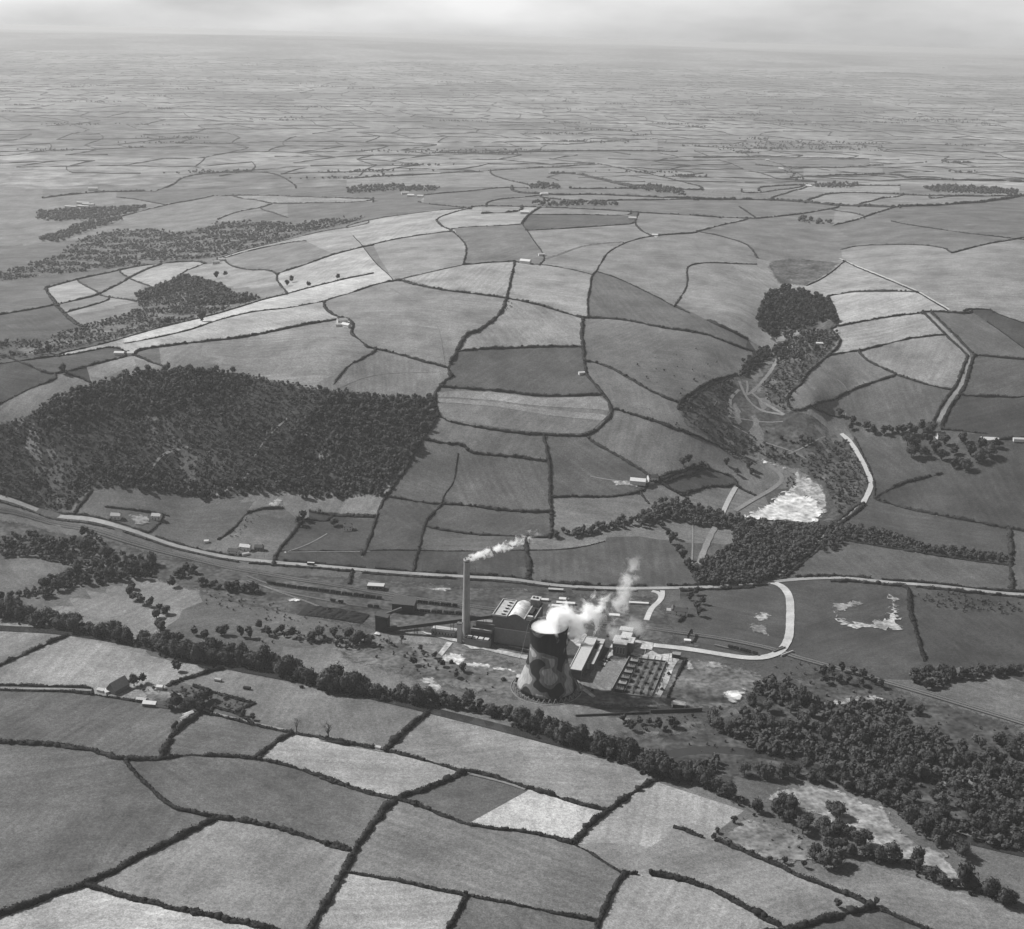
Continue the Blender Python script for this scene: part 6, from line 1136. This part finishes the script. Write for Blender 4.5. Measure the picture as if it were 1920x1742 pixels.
for i, p in enumerate(((1375,285),(1700,375))): e = place('U', p, 'hay_wagon', rad(-15)); MB().box(-3.6, 3.6, -1.4, 1.4, .9, 1.3).build('bed', M_WOOD, e); MB().prism([(-1.6, 1.3), (1.6, 1.3), (1.3, 2.6), (0, 3.0), (-1.3, 2.6)], -3.4, 3.4).build('load', M_TIN if i == 0 else M_WOOD, e, rz=math.pi / 2); [MB().tube((x, y - .1, .55), (x, y + .1, .55), .6, .6, 10).build('wheel', M_WOOD, e) for x in (-2.4, 2.4) for y in (-1.3, 1.3)]; tag(e, ('loaded wagon with pale top standing in the field above the farm', 'smaller dark wagon right of the loaded one in the field')[i], 'wagon')
# hill farms
house('B',(115,510),'farmhouse',16,8,5,3,rad(20),'whitewashed farmhouse on the ridge',roof=M_PALE,chim=2); house('B',(135,530),'barn',14,7,4,2.5,rad(-35),'white barn below the ridge farmhouse','barn',roof=M_ASB,chim=0,wins=0); house('B',(95,525),'shed',9,6,3,1.5,rad(10),'low white shed left of the ridge farmhouse','shed',roof=M_PALE,chim=0,wins=0)
house('B',(1635,1335),'barn',20,9,4.5,3,rad(-12),'pale-roofed barn of the hillside farm','barn',wall=M_RENDER,roof=M_ASB,chim=0,wins=0); house('B',(1710,1318),'farmhouse',13,8,5,3,rad(15),'hillside farmhouse right of the pale barn',chim=2,wall=M_WHITE); house('B',(1700,1345),'shed',8,5,3,1.4,rad(30),'small shed below the hillside farmhouse','shed',wall=M_DARKB,chim=0,wins=0)
house('C',(1740,1125),'farmhouse',24,9,5,3,rad(-3),'long white farmhouse behind the dark trees on the right',roof=M_ASB,chim=2); house('C',(1490,1100),'farmhouse',12,8,5,3,rad(10),'grey farmhouse among the dark trees on the right',wall=M_RENDER); house('C',(1890,1115),'shed',14,6,3,1.5,rad(-3),'pale shed at the right edge beyond the dark trees','shed',roof=M_PALE,chim=0,wins=0)
house('C',(870,622),'shed',12,5,3,1.2,rad(-5),'small white shed in the ravine','shed',roof=M_ASB,chim=0,wins=0); house('A',(615,673),'shed',14,7,3.5,1.8,rad(0),'white shed on the left ridge lane','shed',roof=M_ASB,chim=0,wins=0); house('A',(672,674),'shed',9,6,3.5,1.8,rad(10),'smaller white shed right of the ridge lane shed','shed',roof=M_ASB,chim=0,wins=0); house('A',(1112,205),'farmhouse',16,8,5,3,rad(15),'white farmhouse on the crest of the striped shoulder',roof=M_PALE,chim=2); house('A',(1140,190),'barn',14,8,4,2.4,rad(15),'pale barn beside the crest farmhouse','barn',roof=M_PALE,chim=0,wins=0)
for i, (k, p, w, lab) in enumerate((('B',(1057,203),20,'white field barn on the corner of the dark square ploughland'),('B',(1140,163),12,'small white barn inside the dark square ploughland'),('L',(915,1100),20,'white barn at the left end of the strip fields'),('L',(1470,1130),18,'white barn at the right end of the dark strip field'),('L',(1015,1005),22,'white farm by the far spinneys'),('L',(300,1000),22,'white farmhouse in the far village'),('L',(330,1012),20,'pale barn below the far village farmhouse'),('L',(380,1015),18,'pale shed right of the far village'),('B',(1345,772),9,'tiny white hut on the corner above the oval hayfield'),('K',(480,980),32,'white house on the edge of the far left wood'),('L',(1585,1215),12,'white gateway cottage on the hilltop lane junction'),('F',(300,425),5,'white field hut on the foreground hedge gap'))):
    house(k, p, 'barn' if w > 13 else 'cottage', w, w * .5, max(2.6, w * .25), w * .14, rad((i * 37) % 50 - 25), lab, 'barn' if w > 13 else 'hut', roof=M_ASB if i % 2 == 0 else M_PALE, chim=0, wins=0)
for i, (p, w) in enumerate((((430,1048),44),((430,1066),38),((365,1068),38),((455,1056),40))): hut('K', p, w, 12, 5, rad(-12), ('long white shed in the far left vale, highest of the group','white shed in the far left vale, lowest of the group','white shed in the far left vale, leftmost of the group','white shed in the far left vale, rightmost of the group')[i])
for i, (p, w) in enumerate((((510,985),22),((430,932),18),((670,1085),20),((700,715),24),((560,650),24),((1310,660),28),((320,580),24),((1450,395),45))): house('M', p, 'farmhouse', w, w * .45, w * .22, w * .12, rad(i * 31 % 60 - 30), ('white farmhouse at the corner of the long far field','pale farmhouse above the long far field','pale farmhouse at the head of the far lane','white farmhouse in the right-hand distance','lone white farmhouse in the hazy distance','white farm left of the hazy far wood','pale farmhouse high in the hazy distance','long pale building near the skyline')[i], 'farmhouse', roof=M_ASB, chim=0, wins=0)

# ------------------------------------------------------------------ railway
M_RAIL = grey('rail', 0.3, 0.1, 1.0, rough=.5)
def track(pts, w=3.4):
    ribbon('railway_bed', pts, w + 1.4, M_BALLAST, 0.62, wob=.06); s = smooth_line(pts, 8.0); n, _ = normals(s); mb = MB()
    e = empty('railway_track', (0, 0, 0)); e['kind'] = 'structure'
    for sd_ in (-.75, .75):
        c = s + n * sd_; z = H(c[:, 0], c[:, 1]) + .82; m = len(c); v = np.empty((m, 4, 3))
        for j, (a_, b_) in enumerate(((-.1, -.15), (-.1, .08), (.1, .08), (.1, -.15))): v[:, j, :2] = c + n * a_; v[:, j, 2] = z + b_
        i = (np.arange(m - 1)[:, None] * 4 + np.arange(3)[None, :]).ravel()
        link('rail', mesh_np('rail', v.reshape(-1, 3), np.stack([i, i + 1, i + 5, i + 4], 1), M_RAIL), e)
T1 = W('X',[(-40,957),(69,973),(146,991),(219,1013),(292,1033),(365,1051),(437,1068),(510,1080),(583,1093),(693,1110),(800,1128),(884,1139),(942,1146),(1040,1165),(1170,1173),(1238,1183),(1295,1191),(1352,1199),(1404,1209),(1457,1221),(1488,1233),(1540,1247),(1640,1275),(1750,1307),(1860,1340),(1960,1372)])
n1, _ = normals(T1)
track(T1); track(T1 + n1 * 4.2)
T2 = W('N',[(-100,130),(140,228),(400,270),(800,325),(1200,375),(1640,425),(2000,462),(2500,520)]); T3 = W('N',[(-100,190),(300,320),(900,445),(1400,512),(1700,545),(2300,590),(2700,610)]); T4 = W('N',[(100,260),(500,400),(900,560),(1300,650)])
track(T2); track(T3); track(T4)
WAG = None
def wagon_mesh():
    mb = MB(); L_, w, z0, z1, t = 2.75, 1.2, 1.15, 2.75, .12
    mb.box(-L_, L_, -w, w, .95, z0); mb.box(-L_, L_, -w, -w + t, z0, z1); mb.box(-L_, L_, w - t, w, z0, z1); mb.box(-L_, -L_ + t, -w + t, w - t, z0, z1); mb.box(L_ - t, L_, -w + t, w - t, z0, z1)
    for x in (-1.5, 1.5):
        for y in (-.85, .85): mb.tube((x, y - .07, .45), (x, y + .07, .45), .46, .46, 10)
    for s_ in (-1, 1): mb.bar((s_ * L_, -.6, 1.0), (s_ * (L_ + .4), -.6, 1.0), .14); mb.bar((s_ * L_, .6, 1.0), (s_ * (L_ + .4), .6, 1.0), .14)
    me = bpy.data.meshes.new('body'); me.from_pydata(mb.v, [], mb.f); me.materials.append(M_STEEL); return me
def load_mesh(full):
    v, f = [], []
    for i in range(7):
        for j in range(4):
            x, y = -2.6 + i * 5.2 / 6, -1.05 + j * 2.1 / 3; edge = i in (0, 6) or j in (0, 3); v.append((x, y, (2.35 if full else 1.5) + (0 if edge else random.uniform(.2, .6))))
    for i in range(6):
        for j in range(3): a_ = i * 4 + j; f.append((a_, a_ + 4, a_ + 5, a_ + 1))
    me = bpy.data.meshes.new('load'); me.from_pydata(v, [], f); me.materials.append(M_COAL if full else M_TRACK); return me
WAG = wagon_mesh(); LOADS = [load_mesh(True), load_mesh(False)]
def train(line, s0, n, phrase, group, pitch=6.5, gap=0.0, load=0):
    s = smooth_line(line, 1.0); 
    for i in range(n):
        j = int(s0 + i * (pitch + gap)); 
        if j >= len(s) - 2: break
        p = s[j]; d = s[j + 1] - s[j - 1]; z = float(H(p[0], p[1])[0]) + .88
        e = empty('coal_wagon', (p[0], p[1], z), math.atan2(d[1], d[0])); link('body', WAG, e); link('load', LOADS[(load + (1 if (i * 7) % 5 else 0)) % 2], e)
        tag(e, phrase.format(ORD(i + 1)), 'wagon', group)
def arc(line, k, p):
    s = smooth_line(line, 1.0); w = W(k, [p])[0]; return int(np.hypot(*(s - w).T).argmin())
def span(line, k, a_, b_): return arc(line, k, a_), int((arc(line, k, b_) - arc(line, k, a_)) / 6.5)
s0, c = span(T2, 'N', (150, 228), (1600, 420)); train(T2, s0, c, 'open coal wagon, {} from the left in the long siding train', 'wagons left of the tippler'); print('wagons', c)
s0, c = span(T2, 'N', (1830, 445), (2500, 520)); train(T2, s0, c, 'open coal wagon, {} right of the tippler house on the far siding', 'wagons right of the tippler')
s0, c = span(T3, 'N', (1850, 556), (2640, 608)); train(T3, s0, c, 'open coal wagon, {} from the left on the siding behind the chimney', 'wagons behind the chimney', load=1)
s0 = arc(T3, 'N', (915, 450)); train(T3, s0, 2, 'lone coal wagon on the near siding, {} of the left-hand pair', 'loose wagons', gap=3)
s0 = arc(T3, 'N', (1365, 510)); train(T3, s0, 2, 'lone coal wagon on the near siding, {} of the pair by the tippler', 'loose wagons', gap=1)
s0 = arc(T1 + n1 * 4.2 * 0, 'Q', (1250, 668)); TQ = W('Q',[(1150,650),(1260,675),(1390,708),(1480,735)]); track(TQ); s0 = arc(TQ, 'Q', (1262, 677)); train(TQ, s0, 5, 'dark goods wagon, {} from the left beside the pale works road', 'wagons beside the works road')

# bus on the main road, poles beside it
bs = smooth_line(main_road, 1.0); jb = int(np.hypot(*(bs - W('V',[(1490,520)])[0]).T).argmin()); d = bs[jb + 1] - bs[jb - 1]
e = empty('bus', (bs[jb][0], bs[jb][1], float(H(*bs[jb])[0]) + .78), math.atan2(d[1], d[0])); MB().box(-4.2, 4.2, -1.2, 1.2, .5, 3.0).build('body', M_DARKB, e); MB().prism([(-1.15, 3.0), (1.15, 3.0), (.9, 3.3), (-.9, 3.3)], -4.1, 4.1).build('roof', M_ASB, e, rz=math.pi / 2); MB().box(-3.9, 3.6, -1.24, -1.18, 1.7, 2.6).build('window', M_GLASS, e); MB().box(4.18, 4.24, -1, 1, 1.7, 2.7).build('windscreen', M_GLASS, e); [MB().tube((x, y - .12, .5), (x, y + .12, .5), .5, .5, 12).build('wheel', M_STEEL, e) for x in (-2.6, 2.7) for y in (-1.1, 1.1)]; tag(e, 'dark bus with white roof driving along the main road', 'bus')
for i, j in enumerate(range(jb - 120, len(bs) - 500, 62)):
    n, _ = normals(bs); p = bs[j] + n[j] * 8.5; e = empty('telegraph_pole', (p[0], p[1], float(H(*p)[0]))); MB().tube((0, 0, -.5), (0, 0, 9), .16, .11, 6).build('pole', M_WOOD, e); MB().bar((0, -1, 8.4), (0, 1, 8.4), .12).build('crossarm', M_WOOD, e); tag(e, f'telegraph pole beside the main road, {ORD(i + 1)} counting right from the bus', 'pole', 'poles along the main road')
# cattle on the upper pasture
def cow_mesh():
    me = bpy.data.meshes.new('cow'); vs_ = [(0, 0, 1.15), (.7, 0, 1.2), (1.05, 0, 1.45), (1.45, 0, 1.35), (-.75, 0, 1.2), (-.95, 0, .7), (.6, .25, .6), (.6, .25, 0), (.6, -.25, .6), (.6, -.25, 0), (-.65, .25, .65), (-.8, .25, .35), (-.7, .25, 0), (-.65, -.25, .65), (-.8, -.25, .35), (-.7, -.25, 0)]
    es = [(0, 1), (1, 2), (2, 3), (0, 4), (4, 5), (1, 6), (6, 7), (1, 8), (8, 9), (4, 10), (10, 11), (11, 12), (4, 13), (13, 14), (14, 15)]; rr = [.42, .4, .24, .15, .38, .05, .13, .07, .13, .07, .17, .09, .07, .17, .09, .07]
    me.from_pydata(vs_, es, []); o = bpy.data.objects.new('cow', me); COL.objects.link(o); o.modifiers.new('skin', 'SKIN'); o.modifiers.new('sub', 'SUBSURF').levels = 1
    for i, r_ in enumerate(rr): me.skin_vertices[0].data[i].radius = (r_, r_)
    me.skin_vertices[0].data[0].use_root = True
    dg = bpy.context.evaluated_depsgraph_get(); m2 = bpy.data.meshes.new_from_object(o.evaluated_get(dg)); m2.materials.append(M_WOOD); bpy.data.objects.remove(o); return m2
CM = cow_mesh()
for i, p in enumerate([(970,405),(985,410),(962,420),(978,424),(965,436),(985,430),(958,444)]):
    w = W('B',[p])[0]; o = link('cow', CM, None, (w[0], w[1], float(H(*w)[0]) + .05), i * 1.3); o.scale = (1.25,) * 3; tag(o, 'dark cow grazing below the hilltop hedge corner, ' + ('top left','top right','left of the second row','right of the second row','left of the third row','right of the third row','lowest')[i] + ' of the huddle', 'cow', 'cows huddled on the upper pasture')

# ------------------------------------------------------------------ labels: tell look-alikes apart by their order in the picture
by = {}
for o, ph, px in pending: by.setdefault(ph, []).append((px, o))
for ph, lst in by.items():
    lst.sort(key=lambda t: (t[0][0], t[0][1]))
    for i, (px, o) in enumerate(lst):
        o['label'] = ph if len(lst) == 1 else (f'{ph}, leftmost' if i == 0 else (f'{ph}, rightmost' if i == len(lst) - 1 else f'{ph}, {ORD(i + 1)} from left'))

# ------------------------------------------------------------------ steam, smoke and haze
def plume(name, loc, axis, length, r0, r1, dens, freq, thr, label, cat, seed=0.0):
    mb = MB(); prof = [(.01, -.5), (r0 * 1.25, -.5), (r1 * 1.25, length), (.01, length)]
    o = MB().lathe(prof, 20).build(name, bpy.data.materials.new(name)); m = o.data.materials[0]; m.use_nodes = True
    N, L = m.node_tree.nodes, m.node_tree.links; N.clear(); out = N.new('ShaderNodeOutputMaterial'); pv = N.new('ShaderNodeVolumePrincipled'); pv.inputs['Color'].default_value = (.995, .995, .995, 1); pv.inputs['Anisotropy'].default_value = .1
    L.new(pv.outputs[0], out.inputs['Volume'])
    t = N.new('ShaderNodeTexCoord'); s = N.new('ShaderNodeSeparateXYZ'); L.new(t.outputs['Object'], s.inputs[0])
    def mth(op, a, b=None, c=None):
        n = N.new('ShaderNodeMath'); n.operation = op
        for i, x in enumerate((a, b, c)):
            if x is None: continue
            if isinstance(x, (int, float)): n.inputs[i].default_value = x
            else: L.new(x, n.inputs[i])
        return n.outputs[0]
    rr = mth('SQRT', mth('ADD', mth('MULTIPLY', s.outputs[0], s.outputs[0]), mth('MULTIPLY', s.outputs[1], s.outputs[1])))
    R = mth('MULTIPLY_ADD', s.outputs[2], (r1 - r0) / length, r0); f = mth('SUBTRACT', 1.0, mth('DIVIDE', rr, R))
    mp = N.new('ShaderNodeMapping'); mp.inputs['Location'].default_value = (seed, seed * 2, seed); L.new(t.outputs['Object'], mp.inputs[0])
    n1_ = N.new('ShaderNodeTexNoise'); n1_.inputs['Scale'].default_value = freq; n1_.inputs['Detail'].default_value = 4; n1_.inputs['Roughness'].default_value = .6; n1_.inputs['Distortion'].default_value = .6; L.new(mp.outputs[0], n1_.inputs['Vector'])
    u = mth('DIVIDE', s.outputs[2], length)
    val = mth('ADD', mth('MULTIPLY', f, .55), mth('MULTIPLY', mth('SUBTRACT', n1_.outputs[0], .5), 2.6))
    val = mth('SUBTRACT', val, mth('MULTIPLY_ADD', u, thr, 0.02)); val = mth('MAXIMUM', val, 0.0); val = mth('MINIMUM', mth('MULTIPLY', val, 3.0), 1.0)
    fade = mth('MINIMUM', mth('MULTIPLY', mth('SUBTRACT', 1.0, u), 2.5), 1.0); fade = mth('MAXIMUM', fade, 0.0)
    L.new(mth('MULTIPLY', mth('MULTIPLY', val, fade), dens), pv.inputs['Density'])
    o.location = loc; o.rotation_euler = Vector(axis).to_track_quat('Z', 'Y').to_euler(); tag(o, label, cat, kind='stuff'); return o
ctl = ct.location
plume('tower_steam', ctl + Vector((2, 0, 63)), (1.0, .22, .30), 72, 16.5, 25, .38, .075, .58, 'white steam billowing to the right from the cooling tower', 'steam', 3.0)
plume('steam_wisp', ctl + Vector((66, 16, 74)), (.28, .25, 1.0), 56, 7.5, 10, .10, .11, .25, 'thin ragged wisp of steam rising above the tower plume', 'steam', 11.0)
plume('steam_wisp', ctl + Vector((58, 14, 52)), (1.0, .35, .05), 46, 10, 13, .045, .10, .30, 'faint torn wisp of steam low beyond the tower plume', 'steam', 23.0)
sb = MB().lathe([(.01, 57), (16.2, 57), (16.4, 64.2), (.01, 66.5)], 40).build('rim_steam', bpy.data.materials.new('rim_steam'), None, ctl); m = sb.data.materials[0]; m.use_nodes = True; m.node_tree.nodes.clear(); o_ = m.node_tree.nodes.new('ShaderNodeOutputMaterial'); pv = m.node_tree.nodes.new('ShaderNodeVolumePrincipled'); pv.inputs['Color'].default_value = (.995, .995, .995, 1); pv.inputs['Density'].default_value = .22; m.node_tree.links.new(pv.outputs[0], o_.inputs['Volume']); tag(sb, 'white steam filling the open mouth of the cooling tower', 'steam', kind='stuff')
plume('chimney_smoke', ch.location + Vector((.5, 0, 86.5)), (1.0, .1, .38), 80, 3.4, 9.5, .42, .16, .52, 'pale smoke trailing right from the chimney top', 'smoke', 7.0)

hz_ = MB().box(-45500, 45500, -1500, 48000, float(gz.min()) - 1.5, max(CAMZ, float(gz.max())) + 8).build('haze', bpy.data.materials.new('haze')); m = hz_.data.materials[0]; m.use_nodes = True; m.node_tree.nodes.clear()
o_ = m.node_tree.nodes.new('ShaderNodeOutputMaterial'); pv = m.node_tree.nodes.new('ShaderNodeVolumePrincipled'); pv.inputs['Color'].default_value = (.66, .66, .66, 1); pv.inputs['Density'].default_value = 5.4e-5; pv.inputs['Anisotropy'].default_value = .2; m.node_tree.links.new(pv.outputs[0], o_.inputs['Volume']); tag(hz_, kind='stuff')
print('objects', len(bpy.data.objects))
print('ground', float(gz.min()), float(gz.max()))
